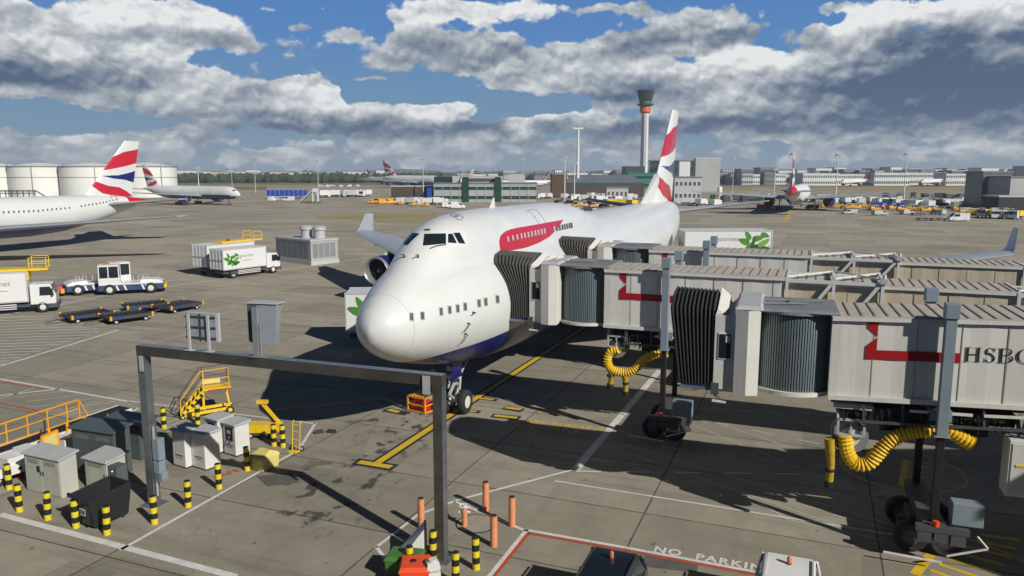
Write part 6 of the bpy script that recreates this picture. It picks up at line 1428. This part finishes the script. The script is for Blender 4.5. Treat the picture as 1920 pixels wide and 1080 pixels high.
fleet('tractor',tractor,rowpos(1745,1905,396,404,9,0,seed=16,j=6,jy=3),('yellow baggage tractor','near the right edge'),'baggage tractors')
fleet('van',van,[(1796,415,175)],('white van','alone on the open apron near the right edge'),'white vans')
fleet('lorry3',lorry,rowpos(1650,1810,371,374,7,0,seed=17,j=6,jy=2),('dark lorry','before the dry grass at the right'),'dark lorries')
fleet('uld',uld,rowpos(1330,1350,384,385,2,0,seed=18,j=1),('royal blue cargo container','right of the jumbo tail fin'),'blue cargo containers')
fleet('uld',uld,rowpos(1640,1690,390,391,4,0,seed=19,j=3),('royal blue cargo container','in the crowd by the twin-head mast'),'blue cargo containers')
fleet('van',van,rowpos(590,680,350,350,6,0,seed=20,j=6,jy=1),('white van','on the far taxiway behind the stairs'),'white vans')
for i,(q,an,l) in enumerate((((1728,414),5,'left of the pair on the open apron near the right edge'),((1752,414.5),5,'right of the pair on the open apron near the right edge'),((1715,404),0,'behind the pair at the right'))): clone(dl,G(*q),R(an),'flat grey cargo dolly, '+l,'cargo dollies')
fleet('car3',lambda:van('red',4.3,1.6,1.8),rowpos(1060,1800,386,392,7,0,seed=30,j=20,jy=4),('red car','among the parked vehicles of the far apron'),'parked cars')
fleet('lorry4',lambda:lorry('truck_white','leaf_dark',5.,2.6),rowpos(1310,1790,378,386,6,0,seed=31,j=14,jy=3),('green lorry','on the far apron'),'green lorries')
fleet('lorry5',lambda:lorry('light_grey','light_grey',6.5,2.3),rowpos(1360,1830,372,384,12,0,seed=32,j=12,jy=3),('grey lorry','on the far apron right of the jumbo tail'),'grey lorries')
fleet('car2',lambda:van('car_dark',4.3,1.5,1.8),rowpos(1510,1830,378,394,14,20,seed=33,j=9,jy=5),('dark car','between the lorries on the right of the far apron'),'parked cars')
fleet('tractor',tractor,rowpos(1040,1200,388,392,7,0,seed=34,j=8,jy=3),('yellow baggage tractor','behind the jumbo hump'),'baggage tractors')
fleet('lorry',lorry,rowpos(1000,1200,372,376,9,0,seed=35,j=8,jy=2),('white lorry','in front of the green-roofed hall wall'),'white lorries')
fleet('tractor',tractor,rowpos(690,830,378,388,8,0,seed=36,j=8,jy=4),('yellow baggage tractor','left of the long apron building'),'baggage tractors')
fleet('car1',lambda:van(),rowpos(1560,1900,404,398,6,0,seed=37,j=9,jy=3),('silver car','near the rows of baggage tractors at the right'),'parked cars')
# mobile stairs
t_=thing('passenger_stairs','white mobile passenger stairs beside the blue containers','stairs',G(583,381),R(0))
b=B('kiosk_white'); b.add([(-4,-.9,.5),(1,-.9,5.0),(1,-.9,5.5),(-4,-.9,1.3),(-4,.9,.5),(1,.9,5.0),(1,.9,5.5),(-4,.9,1.3)],[(0,1,2,3),(4,7,6,5),(0,4,5,1),(2,6,7,3),(1,5,6,2),(0,3,7,4)]); b.box(1,3.2,-1,1,4.6,4.8); b.box(1,3.2,-1,-.9,4.8,6); b.box(2.8,3.2,-.9,.9,.6,4.6); b.box(0.8,1.1,-.9,.9,.6,4.6); b.done('flight',t_)
b=B('far_dark'); 
for i in range(14): b.box(-3.9+i*.36,-3.75+i*.36,-.93,-.901,.75+i*.32,1.2+i*.32)
b.box(-4,4,-.8,.8,.4,.7); b.done('chassis',t_)
for x in (-2.5,2.5): wheel(t_,x,-.8,.4,.4,.3,10); wheel(t_,x,.8,.4,.4,.3,10)
t_=thing('fuel_tank','small white upright tank right of the jumbo fin','tank',G(1349,372)); b=B('tower_white'); b.lathe([(1.1,.8),(1.15,1.),(1.15,5.2),(.8,5.7),(.1,5.9)],n=16); b.done('vessel',t_,smooth=40); b=B('orange_yellow'); b.box(-1.1,1.1,-1.1,1.1,0,.8); b.done('base',t_)
# long low fence of the far apron edge
t_=thing('blast_fence','low grey blast fence left of the apron building','fence',G(715,374)); b=B('mid_grey'); b.box(0,22,-.1,.1,.2,2.2); b.done('panel',t_); b=B('dark_grey'); 
for i in range(9): b.bar((i*2.7,.2,0),(i*2.7,.2,2.3),.2)
b.done('post',t_)

hz=B('far_white'); hz.box(-6500,6500,-60,4300,-1,96); hz=hz.done('haze'); hz['kind']='stuff'
m=bpy.data.materials.new('haze'); m.use_nodes=True; m.node_tree.nodes.clear(); t=NT(m.node_tree); o_=t.n('ShaderNodeOutputMaterial'); v=t.n('ShaderNodeVolumePrincipled')
v.inputs['Color'].default_value=(.80,.88,1,1); v.inputs['Density'].default_value=1.5e-4; t.l(v.outputs[0],o_.inputs['Volume']); hz.data.materials.clear(); hz.data.materials.append(m); tag(hz,'pale air haze over the airfield','haze')
